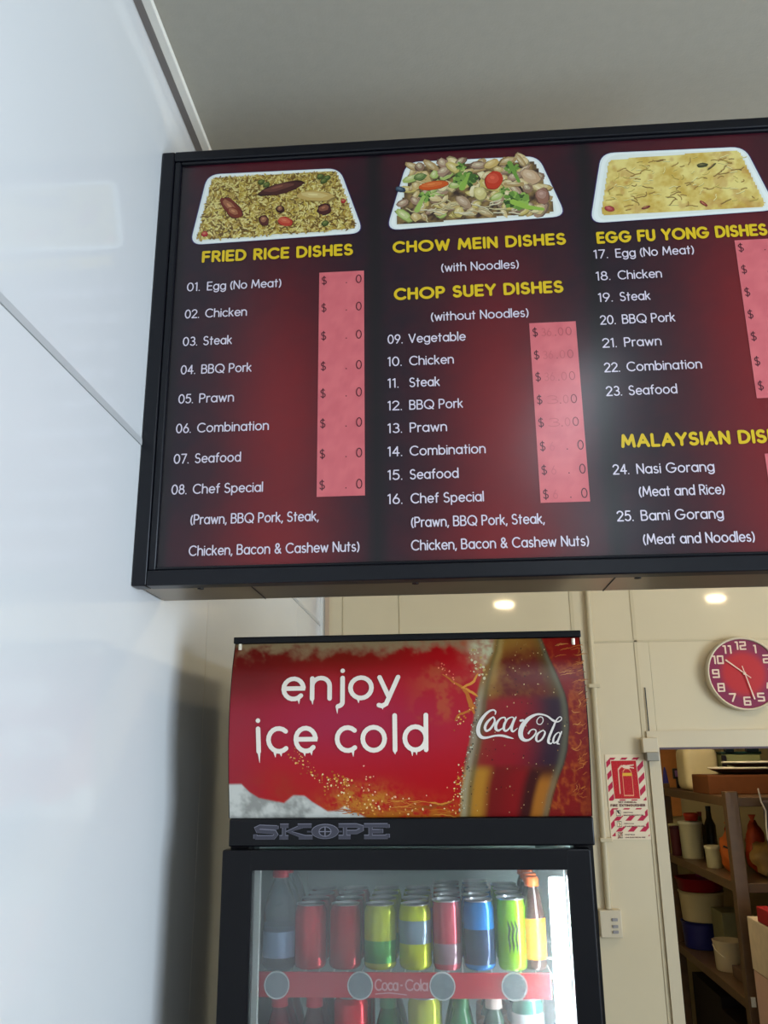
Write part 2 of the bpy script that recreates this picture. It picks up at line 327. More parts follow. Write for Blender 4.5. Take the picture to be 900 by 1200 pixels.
# back wall: cream panels around the store doorway
DX0, DX1, DZ = .868, 1.75, 1.946
wb = bmesh.new(); box(wb, XL-.12, DX0, YW+.006, YW+.1, 0, H); box(wb, DX1, XR2, YW+.006, YW+.1, 0, H); box(wb, DX0, DX1, YW+.006, YW+.1, DZ, H)
wb = struct(bm_obj('wall_back', wb, M['backing']))
cols = [XL, -.449, -.198, .56, .82, 2.02, 3.22, XR2]
for i, (a, b) in enumerate(zip(cols, cols[1:])):
    if a == XL: 
        boxo('panel', a, b-.001, YW, YW+.006, 0, H, M['cream'], wb, .0006); continue
    boxo('panel', a+.0012, b-.0012, YW, YW+.006, 2.389, H, M['cream'], wb, .0006)
    if abs(a-.82) < .01:
        boxo('panel', a+.0012, DX0-.001, YW, YW+.006, 0, 2.384, M['cream'], wb); boxo('panel', DX0, DX1, YW, YW+.006, DZ, 2.384, M['cream'], wb); boxo('panel', DX1+.001, b-.0012, YW, YW+.006, 0, 2.384, M['cream'], wb)
    else: boxo('panel', a+.0012, b-.0012, YW, YW+.006, 0, 2.384, M['cream'], wb, .0006)
boxo('joint_strip', .55, XR2, YW-.003, YW+.004, 2.382, 2.391, M['joint_cream'], wb, .001)
for x, w, mm in ((.553, .016, 'joint_cream'), (.813, .016, 'joint_cream'), (-.198, .004, 'joint_cream'), (-.449, .003, 'joint_cream')):
    boxo('joint_strip', x-w/2, x+w/2, YW-.003, YW+.004, 0, H, M[mm], wb, .001)
boxo('corner_trim', XL, XL+.022, YW-.004, YW+.003, 0, H, M['trimwhite'], wb, .001)
boxo('corner_trim', XL+.022, XL+.040, YW-.012, YW, 0, H, mat('taupe_corner', rgb(190, 165, 140), .5), wb, .001)
# door casing
dc = bmesh.new()
for x0, x1, z0, z1 in ((.822, DX0, 0, 2.012), (DX1, DX1+.06, 0, 2.012), (DX0, DX1, DZ, 2.012)): box(dc, x0, x1, YW-.012, YW+.1, z0, z1)
dr = struct(bm_obj('door_1', dc, mat('casing_paint', rgb(212, 196, 164), .3)))
boxo('lintel_seal', DX0, DX1, YW+.0, YW+.03, DZ-.008, DZ, mat('seal_mauve', rgb(110, 90, 92), .6), dr)
# store room beyond the doorway
SM = mat('store_wall', rgb(205, 190, 145), .5, nscale=5, namt=.06)
struct(boxo('wall_store_left', .55, .65, YW+.1, 6.6, 0, 2.7, SM)); struct(boxo('wall_store_right', 3.6, 3.7, YW+.1, 6.6, 0, 2.7, SM))
struct(boxo('wall_store_back', .55, 3.7, 6.5, 6.6, 0, 2.7, SM)); struct(boxo('floor_store', .55, 3.7, YW+.1, 6.6, -.1, 0, mat('store_floor', rgb(58, 40, 34), .5, nscale=8, namt=.3)))
struct(boxo('ceiling_store', .55, 3.7, YW+.1, 6.6, 2.7, 2.8, SM))

# ------------------------------------------------------------------ lamps
def batten(x, y, lab, em='batten', grp='cool batten lights of the front room'):
    t = thing('ceiling_light', lab, 'ceiling light', (x, y, H), grp)
    boxo('housing', x-.07, x+.07, y-.6, y+.6, H-.03, H, M['trimwhite'], t, .004)
    boxo('diffuser', x-.06, x+.06, y-.58, y+.58, H-.065, H-.03, M[em], t, .01)
batten(.55, -.55, 'white batten light on the ceiling in front of the menu board')
batten(.95, -2.3, 'white batten light on the ceiling farther from the menu board')
batten(2.3, 2.6, 'added warm fill light on the ceiling behind the menu board', 'back_fill', 'added fill light behind the menu board')  # unseen fill light, added to brighten the back wall
def pendant(x, y, z, lab):
    t = thing('pendant_lamp', lab, 'lamp', (x, y, H), 'warm bulbs hanging behind the menu board')
    rod('cord', (x, y, z+.12), (x, y, H), .003, M['hose'], t, 6)
    bm_obj('socket', lathe([(0, .125), (.018, .12), (.02, .07), (0, .065)], 14, (x, y, z)), M['whitepl'], t, 40)
    bb = lathe([(0, -.05), (.008, -.047), (.012, -.035), (.012, .035), (.008, .047), (0, .05)], 16); bmesh.ops.rotate(bb, verts=bb.verts, matrix=Matrix.Rotation(PI/2, 3, 'Y')); bmesh.ops.translate(bb, verts=bb.verts, vec=(x, y, z+.052))
    bm_obj('bulb', bb, M['bulb'], t, 'all')
pendant(.36, 2.35, 2.74, 'warm bulb hanging over the drinks fridge')
pendant(1.62, 2.30, 2.76, 'warm bulb hanging in front of the clock wall')
t = thing('ceiling_light', 'flat warm light panel on the store room ceiling', 'ceiling light', (1.15, 4.35, 2.7))
boxo('housing', .85, 1.45, 4.05, 4.65, 2.67, 2.7, M['trimwhite'], t); boxo('diffuser', .87, 1.43, 4.07, 4.63, 2.66, 2.67, M['store'], t)

# ================================================================== MENU BOARD
YB = 1.449; BX0, BX1, BZ0, BZ1 = XL+.001, .745, 2.214, 3.118; BY1 = 1.617
tb = thing('menu_board', 'black framed menu board with three maroon dish panels hung beside the white wall', 'menu board', (.1, YB, BZ0))
def fr(name, x0, x1, z0, z1, y0=YB-.004, y1=YB+.03): return boxo(name, x0, x1, y0, y1, z0, z1, M['frame'], tb, .003)
fr('frame_side', BX0, BX0+.026, BZ0, BZ1); fr('frame_side', BX1-.03, BX1, BZ0, BZ1)
fr('frame_rail', BX0+.026, BX1-.03, BZ1-.022, BZ1); fr('frame_rail', BX0+.026, BX1-.03, BZ0, BZ0+.028)
fr('inner_bead', BX0+.026, BX0+.040, BZ0+.028, BZ1-.022, YB-.001); fr('inner_bead', BX0+.040, BX1-.03, BZ1-.029, BZ1-.022, YB-.001); fr('inner_bead', BX0+.040, BX1-.03, BZ0+.028, BZ0+.034, YB-.001)
boxo('back_box', BX0+.003, BX1-.003, YB+.03, BY1, BZ0+.012, BZ1-.004, M['frame'], tb)
und = boxo('underside_sheet', BX0+.004, BX1-.004, YB+.031, BY1, BZ0+.004, BZ0+.012, M['under'], tb)
for x in (-.345, .30): boxo('underside_joint', x-.0006, x+.0006, YB+.032, BY1, BZ0+.0025, BZ0+.0045, M['dark'], und)
for x in (-.44, -.05, .34): bm_obj('screw', lathe([(0, -.003), (.006, -.002), (.006, 0), (0, 0)], 10, (x, YB+.05, BZ0+.004)), M['dark'], und)
boxo('wall_bracket', XL+.0, XL+.004, 1.49, 1.60, 2.30, 3.05, M['frame'], tb)
px0, px1, pz0, pz1 = -.509, .715, 2.248, 3.089
dv = [px0, -.1145, .3005, px1]
flat = lambda y: (lambda x, z, h: (x, y-h, z))
WHITE = rgb(226, 214, 226); YEL = rgb(226, 190, 22); PINK = rgb(212, 100, 106); INK = rgb(72, 16, 34)
panels = []
for k in range(3):
    a, b = dv[k], dv[k+1]
    P = Paint(flat(YB+.006))
    def colf(x, z, a=a, b=b, k=k):
        u = (x-a)/(b-a); v = (z-pz0)/(pz1-pz0)
        g = math.exp(-(((u-.56)/.26)**2+((v-.32)/.36)**2)) + .35*math.exp(-(((u-.45)/.4)**2+((v-.98)/.10)**2)) + .5*math.exp(-(((u-.5)/.34)**2+((v-.02)/.10)**2))
        if k == 2: g = math.exp(-(((u-.72)/.30)**2+((v-.18)/.4)**2)) + .6*math.exp(-(((u-.7)/.3)**2+((v-.62)/.25)**2)) + .3*math.exp(-(((u-.45)/.4)**2+((v-.98)/.08)**2))
        base = dcol(rgb(30, 7, 25), rgb(118, 6, 18), g+.06*nz(x, z, 30))
        e = min(u, 1-u)
        return dcol(rgb(16, 8, 16), base, sm(0, .07, e))
    P.grid(a, b, pz0, pz1, 40, 80, colf)
    pn = P.build('print_panel', M['print'], tb); panels.append(pn)
boxo('panel_backing', px0, px1, YB+.0065, YB+.03, pz0, pz1, M['frame'], tb)
def newpaint(h): return Paint(flat(YB+.006), h)
def lay(p, k, name, m='print'): return p.build(name, M[m], panels[k])
heads = [('FRIED RICE DISHES', -.4571, -.1568, 2.8613, 0), ('CHOW MEIN DISHES', -.0793, .2543, 2.861, 1), ('CHOP SUEY DISHES', -.0782, .2425, 2.7583, 1), ('EGG FU YONG DISHES', .3123, .6306, 2.859, 2), ('MALAYSIAN DISHES', .3227, .6357, 2.4435, 2)]
for t_, a, b, z, k in heads:
    p = newpaint(.0012); write(p, t_, a, b, z, .0262, .0056, YEL, tr=.32); lay(p, k, 'heading')
subs = [('(Prawn, BBQ Pork, Steak,', -.4517, -.2185, 2.3254, 0), ('Chicken, Bacon & Cashew Nuts)', -.4518, -.1455, 2.2675, 0), ('(with Noodles)', .0136, .1619, 2.8145, 1), ('(without Noodles)', -.0087, .1745, 2.7105, 1),
 ('(Prawn, BBQ Pork, Steak,', -.0541, .1796, 2.3085, 1), ('Chicken, Bacon & Cashew Nuts)', -.0549, .253, 2.2665, 1), ('(Meat and Rice)', .3454, .492, 2.352, 2), ('(Meat and Noodles)', .3446, .532, 2.266, 2)]
for t_, a, b, z, k in subs:
    p = newpaint(.0012); write(p, t_, a, b, z, .0195, .0024, WHITE); lay(p, k, 'menu_line')
items = [('01.', 'Egg (No Meat)', -.4838, -.4439, -.2969, 2.799, 0), ('02.', 'Chicken', -.4848, -.4446, -.3625, 2.740, 0), ('03.', 'Steak', -.4855, -.4457, -.3895, 2.6812, 0), ('04.', 'BBQ Pork', -.4862, -.4466, -.3496, 2.6218, 0),
 ('05.', 'Prawn', -.4874, -.4475, -.381, 2.562, 0), ('06.', 'Combination', -.4885, -.4484, -.3133, 2.5025, 0), ('07.', 'Seafood', -.4893, -.4497, -.3634, 2.4425, 0), ('08.', 'Chef Special', -.4901, -.4504, -.3208, 2.3832, 0),
 ('09.', 'Vegetable', -.0915, -.052, .055, 2.667, 1), ('10.', 'Chicken', -.092, -.0514, .0316, 2.621, 1), ('11.', 'Steak', -.0925, -.0523, .0043, 2.577, 1), ('12.', 'BBQ Pork', -.093, -.0531, .0454, 2.532, 1),
 ('13.', 'Prawn', -.0935, -.0531, .0149, 2.4875, 1), ('14.', 'Combination', -.094, -.054, .0828, 2.4424, 1), ('15.', 'Seafood', -.0946, -.0548, .0328, 2.3975, 1), ('16.', 'Chef Special', -.0951, -.0541, .0758, 2.3524, 1),
 ('17.', 'Egg (No Meat)', .3042, .3448, .4911, 2.827, 2), ('18.', 'Chicken', .3048, .3452, .4269, 2.780, 2), ('19.', 'Steak', .3054, .345, .4013, 2.7345, 2), ('20.', 'BBQ Pork', .305, .3452, .4419, 2.6875, 2),
 ('21.', 'Prawn', .3054, .3449, .4124, 2.6404, 2), ('22.', 'Combination', .3047, .3452, .4796, 2.591, 2), ('23.', 'Seafood', .3042, .3445, .431, 2.544, 2), ('24.', 'Nasi Gorang', .3038, .345, .4792, 2.394, 2), ('25.', 'Bami Gorang', .3037, .3446, .485, 2.3085, 2)]
for n_, t_, a, xn, b, z, k in items:
    p = newpaint(.0012); ex = a+(.0205 if n_[0] == '1' else .0285)
    if n_[0] == '1' and n_[1] != '1': ex = a+.0265
    if n_[0] != '1' and n_[1] == '1': ex = a+.026
    write(p, n_, a, ex, z, .0195, .0024, WHITE); lay(p, k, 'item_number'); p = newpaint(.0012); write(p, t_, xn, b, z, .0195, .0024, WHITE); lay(p, k, 'menu_line')
# pink price strips and the worn prices on them
strips = [(-.2228, -.1355, 2.3705, 2.8265, 0), (.1745, .2605, 2.3465, 2.6975, 1), (.568, .651, 2.529, 2.852, 2), (.568, .651, 2.247, 2.424, 2)]
rows = [[2.7995, 2.7405, 2.681, 2.618, 2.5625, 2.5025, 2.443, 2.3835], [2.669, 2.6225, 2.5785, 2.533, 2.4885, 2.443, 2.398, 2.353], [2.8265, 2.780, 2.7325, 2.6866, 2.6418, 2.592, 2.544], [2.394, 2.3085]]
for s, (a, b, z0, z1, k) in enumerate(strips):
    p = newpaint(.0008); p.grid(a, b, z0, z1, 12, 40, lambda x, z, s=s: dcol(PINK, rgb(222, 110, 114), .5+.9*nz(x, z, 40, s)), h=.0008); lay(p, k, 'price_strip')
    for i, z in enumerate(rows[s]):
        p = newpaint(.0013)
        write(p, '$', a+.0045, a+.0150, z-.0008, .0195, .0016, INK); lay(p, k, 'currency_sign'); p = newpaint(.0013)
        if s == 1 and i < 5:
            f = dcol(PINK, INK, .12 if i else .22); write(p, '36.' if i < 3 else '3', a+.021, a+.043, z, .017, .0016, dcol(PINK, INK, .10)); write(p, '.', a+.046, None, z, .017, .0022, dcol(PINK, INK, .45))
            write(p, '0', a+.052, a+.062, z, .017, .0016, f); write(p, '0', a+.066, a+.077, z, .0175, .0015, dcol(PINK, INK, .35 if i < 3 else .8))
        else:
            write(p, '.', a+.052, None, z+.001, .017, .0022, INK); lay(p, k, 'price_point'); p = newpaint(.0013); write(p, '0', a+.0715, a+.0825, z, .0185, .0017, INK)
            if s == 1: write(p, '6', a+.022, a+.031, z, .017, .0015, dcol(PINK, INK, .08))
        lay(p, k, 'price_digits')
# ---- food photographs printed on the board
def rounded(pts, r, n=6):
    out = []; m = len(pts)
    for i in range(m):
        p = Vector(pts[i]); a = (Vector(pts[i-1])-p).normalized(); b = (Vector(pts[(i+1) % m])-p).normalized()
        for j in range(n+1):
            t = j/n; out.append(tuple((1-t)**2*(p+a*r)+2*t*(1-t)*p+t*t*(p+b*r)))
    return out
def inpoly(pts):
    def f(x, z):
        c = False; j = len(pts)-1
        for i in range(len(pts)):
            xi, zi = pts[i]; xj, zj = pts[j]
            if (zi > z) != (zj > z) and x < (xj-xi)*(z-zi)/(zj-zi)+xi: c = not c
            j = i
        return c
    return f
def tray(k, q, inner):
    """white foam tray: glow, body, rolled rim, inner floor"""
    p = newpaint(.0009); o = rounded(q, .026)
    cx = sum(a for a, b in q)/4; cz = sum(b for a, b in q)/4
    for s, c in ((1.012, rgb(60, 44, 96)), (1.0, rgb(226, 232, 226)), (.975, rgb(240, 244, 236)), (.93, rgb(232, 236, 224))):
        p.poly([(cx+(a-cx)*s, cz+(b-cz)*s) for a, b in o], c)
    p.poly(rounded(inner, .022), rgb(228, 228, 212)); lay(p, k, 'tray_photo'); return inpoly(rounded(inner, .012))
def pick(l): return random.choice(l)
# fried rice
q = [(-.452, 3.066), (-.187, 3.062), (-.1345, 2.912), (-.4835, 2.904)]; inn = [(-.444, 3.058), (-.190, 3.056), (-.150, 2.921), (-.470, 2.913)]
q[0], q[1], q[2], q[3] = (-.455, 3.066), (-.184, 3.063), (-.136, 2.910), (-.483, 2.903)
ins = tray(0, q, inn); p = newpaint(.0012)
p.grid(-.472, -.146, 2.911, 3.060, 90, 44, lambda x, z: dcol(rgb(120, 88, 30), rgb(196, 168, 80), .5+1.0*nz(x, z, 90)), h=.00115, inside=ins)
for i in range(3400):
    x, z = random.uniform(-.472, -.146), random.uniform(2.911, 3.060)
    if not ins(x, z): continue
    s = 1.0+.35*(3.06-z)/.14
    c = pick([rgb(214, 192, 100), rgb(200, 172, 74), rgb(226, 210, 130), rgb(176, 140, 52), rgb(120, 88, 34), rgb(190, 160, 90), rgb(222, 200, 120), rgb(110, 80, 36), rgb(232, 216, 140)])
    p.ell(x, z, .0048*s*random.uniform(.6, 1.1), .0013*s, random.uniform(0, PI), c, 6, h=.0012+(i % 500)*2e-6)
p.h = .0023
def chunk(P, x, z, rx, rz, ang, c, lite, n=14, jit=.12):
    P.ell(x, z-.0006, rx*1.05, rz*1.08, ang, dcol(c, (0, 0, 0), .55), n, jit); P.ell(x, z, rx, rz, ang, c, n, jit); P.ell(x-.1*rx, z+.2*rz, rx*.7, rz*.55, ang, dcol(c, lite, .3), n, jit); P.ell(x-.15*rx, z+.3*rz, rx*.3, rz*.2, ang, dcol(c, lite, .65), 8, jit)
MEAT = rgb(84, 34, 28); LT = rgb(226, 160, 110)
chunk(p, -.303, 3.022, .044, .0125, .22, rgb(70, 30, 26), rgb(150, 90, 70)); chunk(p, -.402, 2.984, .030, .013, -.85, rgb(112, 40, 24), LT); chunk(p, -.396, 2.972, .016, .011, -.6, rgb(120, 44, 22), LT)
chunk(p, -.232, 3.000, .038, .0115, -.12, rgb(196, 164, 92), rgb(240, 226, 160)); chunk(p, -.214, 2.968, .014, .0125, .2, rgb(70, 22, 24), rgb(200, 130, 90)); chunk(p, -.335, 2.950, .009, .012, .3, MEAT, LT); chunk(p, -.303, 2.974, .008, .009, .9, rgb(60, 24, 20), LT)
chunk(p, -.292, 2.945, .016, .010, -.4, rgb(190, 60, 40), rgb(230, 140, 100)); chunk(p, -.454, 2.926, .006, .006, 0, rgb(176, 24, 40), LT); chunk(p, -.176, 2.985, .005, .005, 0, rgb(170, 30, 40), LT)
for x, z in ((-.223, 3.045), (-.209, 3.041), (-.216, 3.034), (-.343, 3.040), (-.332, 3.033), (-.212, 2.936)): chunk(p, x, z, .007, .006, .4, rgb(70, 84, 34), rgb(150, 160, 80))
lay(p, 0, 'rice_photo')
# noodles and vegetables
q = [(-.048, 3.068), (.213, 3.065), (.2585, 2.924), (-.091, 2.913)]; inn = [(-.036, 3.056), (.205, 3.054), (.240, 2.934), (-.074, 2.924)]
ins = tray(1, q, inn); p = newpaint(.0012)
p.grid(-.07, .235, 2.922, 3.056, 80, 40, lambda x, z: dcol(rgb(58, 40, 34), rgb(150, 120, 70), .45+1.2*nz(x, z, 60, 3)), h=.00115, inside=ins)
cols_ = [rgb(212, 188, 132), rgb(196, 168, 106), rgb(226, 210, 158), rgb(176, 144, 92), rgb(166, 132, 106), rgb(202, 180, 100), rgb(140, 108, 84), rgb(170, 186, 100)]
for i in range(150):
    x, z = random.uniform(-.068, .232), random.uniform(2.938, 3.064)
    if not ins(x, min(z, 3.048)): continue
    chunk(p, x, z, random.uniform(.009, .021), random.uniform(.005, .0105), random.uniform(-1.2, 1.2), pick(cols_), rgb(244, 232, 190), 9, .2)
def curl(P, x, z, L, a, c, w=.002):
    pts = [(x, z)]
    for i in range(9): a += random.uniform(-.5, .5); x += L/9*math.cos(a); z += L/9*math.sin(a)*.7; pts.append((x, z))
    P.ribbon([(u, v-.0008) for u, v in pts], w*1.3, dcol(c, (0, 0, 0), .6)); P.ribbon(pts, w, c)
for i in range(30): curl(p, random.uniform(-.055, .18), random.uniform(2.938, 2.965), random.uniform(.02, .04), random.uniform(-.5, .9), pick([rgb(226, 214, 176), rgb(206, 190, 140)]))
def broc(P, x, z, r, n=26):
    for i in range(n):
        a = random.uniform(0, 2*PI); d = r*math.sqrt(random.random()); sx, sz = x+d*math.cos(a), z+d*.8*math.sin(a)
        c = pick([rgb(66, 98, 40), rgb(104, 142, 56), rgb(52, 78, 34), rgb(146, 180, 80), rgb(120, 156, 66)]); P.ell(sx, sz, r*.3, r*.24, a, c, 8, .25)
chunk(p, .004, 3.010, .030, .0095, .12, rgb(206, 84, 24), rgb(240, 150, 80), 16, .05); chunk(p, .123, 3.014, .017, .021, -.3, rgb(196, 54, 28), rgb(236, 110, 80), 16, .06)
broc(p, .068, 3.020, .020, 44); p.ribbon([(.060, 3.000), (.074, 3.030)], [.012, .005], rgb(140, 176, 70)); broc(p, .060, 3.052, .010, 14); broc(p, .160, 3.040, .013, 26); p.ribbon([(.156, 3.052), (.172, 3.008)], [.010, .006], rgb(110, 150, 60))
broc(p, -.010, 2.985, .014, 22); p.ribbon([(-.030, 2.955), (-.016, 2.985)], [.011, .007], rgb(160, 186, 90)); broc(p, .165, 2.965, .022, 44); p.ribbon([(.158, 2.962), (.186, 2.948), (.215, 2.942)], [.012, .010, .006], rgb(150, 184, 70)); broc(p, .142, 2.990, .010, 14)
chunk(p, .095, 2.985, .012, .016, .4, rgb(206, 190, 120), rgb(246, 236, 180)); chunk(p, .196, 3.018, .021, .015, -.7, rgb(196, 160, 122), rgb(236, 214, 180)); chunk(p, .216, 2.972, .013, .018, 0, rgb(150, 104, 84), rgb(216, 180, 160))
chunk(p, .062, 2.968, .018, .010, -.8, rgb(170, 140, 108), rgb(230, 210, 180)); chunk(p, -.062, 3.005, .010, .006, -.3, rgb(40, 62, 84), rgb(120, 140, 150)); chunk(p, -.022, 3.032, .012, .008, .2, rgb(96, 120, 60), rgb(190, 200, 130)); chunk(p, .12, 3.052, .016, .009, .5, rgb(206, 172, 100), rgb(240, 220, 160))
lay(p, 1, 'noodle_photo')
# egg dish
q = [(.3365, 3.063), (.612, 3.059), (.655, 2.913), (.303, 2.905)]; inn = [(.350, 3.046), (.600, 3.052), (.636, 2.922), (.325, 2.920)]
ins = tray(2, q, inn); p = newpaint(.0012)
def egg(x, z):
    n1 = nz(x, z, 26, 5); n2 = nz(x, z, 90, 6); c = dcol(rgb(206, 170, 74), rgb(234, 214, 128), .60+.8*n1+.4*n2)
    return dcol(c, rgb(186, 128, 66), sm(.12, .5, nz(x, z, 34, 9))*.45)
p.grid(.322, .640, 2.916, 3.056, 120, 54, egg, h=.00115, inside=ins)
for i in range(120):
    x, z = random.uniform(.335, .62), random.uniform(2.93, 3.04)
    if ins(x, z): curl(p, x, z, random.uniform(.006, .024), random.uniform(-.6, .9), pick([rgb(206, 176, 84), rgb(180, 140, 70), rgb(240, 222, 140), rgb(164, 128, 66), rgb(226, 200, 104), rgb(244, 230, 156)]), .0013)
chunk(p, .527, 3.022, .010, .005, .1, rgb(70, 70, 40), rgb(140, 130, 80)); chunk(p, .545, 3.018, .011, .002, .7, rgb(90, 84, 44), LT); chunk(p, .342, 2.935, .009, .006, -.4, rgb(170, 60, 60), rgb(220, 130, 120)); chunk(p, .520, 2.936, .009, .003, -.8, rgb(140, 40, 40), LT); chunk(p, .411, 2.934, .008, .003, .3, rgb(120, 50, 44), LT)
lay(p, 2, 'egg_photo')

# ================================================================== DRINKS FRIDGE
FX0, FX1, FY0, FY1, FT = -.419, .261, 1.70, 2.58, 2.15  # depth stretched out of view so the cabinet darkens the gap by the wall
tf = thing('drinks_fridge', 'tall black glass door drinks fridge with a red illustrated header beside the white wall', 'fridge', ((FX0+FX1)/2, 2.0, 0))
# cabinet shell: sides, back, top, floor
def fb(name, *a, m='fside', bev=0.0, par=None): return boxo(name, *a, M[m], par or tf, bev)
cb = bmesh.new(); box(cb, FX0, FX0+.035, FY0+.01, FY1, .1, FT-.005); box(cb, FX1-.035, FX1, FY0+.01, FY1, .1, FT-.005); box(cb, FX0+.035, FX1-.035, FY1-.19, FY1, .1, FT-.005); box(cb, FX0+.035, FX1-.035, FY0+.01, FY1-.19, FT-.03, FT-.005); box(cb, FX0+.035, FX1-.035, FY0+.01, FY1-.19, .1, .3)
cab = bm_obj('cabinet', cb, M['fside'], tf)
ln = bmesh.new(); box(ln, FX0+.0351, FX0+.045, FY0+.06, FY1-.19, .3, 1.80); box(ln, FX1-.045, FX1-.0351, FY0+.06, FY1-.19, .3, 1.80); box(ln, FX0+.045, FX1-.045, FY1-.205, FY1-.1901, .3, 1.80); box(ln, FX0+.045, FX1-.045, FY0+.06, FY1-.205, 1.785, 1.80)
bm_obj('inner_liner', ln, M['finner'], tf)
fb('leg', FX0+.04, FX0+.09, FY0+.05, FY0+.1, 0, .1, m='dark'); fb('leg', FX1-.09, FX1-.04, FY0+.05, FY0+.1, 0, .1, m='dark'); fb('leg', FX0+.04, FX0+.09, FY1-.1, FY1-.05, 0, .1, m='dark'); fb('leg', FX1-.09, FX1-.04, FY1-.1, FY1-.05, 0, .1, m='dark')
fb('kick_grille', FX0, FX1, FY0-.03, FY0+.01, .1, .3, m='fblack')
# header sign: bowed box
HZ0, HZ1 = 1.811, 2.143
def bow(z):
    v = max(0, min(1, (HZ1-z)/(HZ1-HZ0))); return 1.687-.030*math.sin(PI*v**.85)
hd = bmesh.new(); N_ = 24; L_ = []
for x in (FX0, FX1):
    ring = [hd.verts.new((x, bow(HZ0+(HZ1-HZ0)*i/N_)+.0015, HZ0+(HZ1-HZ0)*i/N_)) for i in range(N_+1)] + [hd.verts.new((x, FY0+.012, HZ1)), hd.verts.new((x, FY0+.012, HZ0))]; L_.append(ring)
n_ = len(L_[0])
for i in range(n_): hd.faces.new((L_[0][i], L_[0][(i+1) % n_], L_[1][(i+1) % n_], L_[1][i]))
hd.faces.new(L_[0]); hd.faces.new(L_[1]); bmesh.ops.recalc_face_normals(hd, faces=hd.faces)
hs = bm_obj('header_sign', hd, M['fblack'], tf)
boxo('top_rail', FX0-.002, FX1+.002, 1.680, FY0+.012, HZ1-.003, HZ1+.010, M['fblack'], hs, .002)
boxo('bottom_rail', FX0+.004, FX1-.001, 1.676, FY0+.012, 1.762, HZ0+.0, M['fblack'], hs, .003)
for x, z in ((FX0+.012, HZ1-.010), (FX1-.014, HZ1-.012)): bm_obj('clip', lathe([(0, -.006), (.0035, -.006), (.0035, .006), (0, .006)], 8, (x, bow(z)-.002, z)), M['screw'], hs)
def HP(px, py):
    v = (py-750)/210; xl = 275-10*v; xr = 681+14*v; return (FX0+(FX1-FX0)*(px-xl)/(xr-xl), HZ1-(HZ1-HZ0)*v)
HXM = lambda px, py: HP(px, py)
def hsurf(px, py, h):
    x, z = HP(px, py); return (x, bow(z)-h, z)
EL = [(750, 582), (768, 578), (782, 572), (809, 564), (828, 559.5), (850, 557), (874, 552.4), (901, 547), (928, 542.7), (960, 541)]
ER = [(750, 636), (777, 645), (800, 654), (821, 662), (835, 665), (857, 666.5), (885, 664.5), (901, 661), (919, 654), (938, 648.5), (960, 644)]
def edge(T, y):
    for (a, x), (b, w) in zip(T, T[1:]):
        if y <= b: return x+(w-x)*(y-a)/(b-a)
    return T[-1][1]
ice = [(262, 920), (270, 921), (283, 921), (292, 930), (303, 937), (333, 943), (345, 934), (358, 935), (367, 942), (385, 953), (397, 952), (405, 947), (422, 956), (434, 962)]
def icey(x):
    for (a, y), (b, w) in zip(ice, ice[1:]):
        if x <= b: return y+(w-y)*(x-a)/(b-a)
    return 980
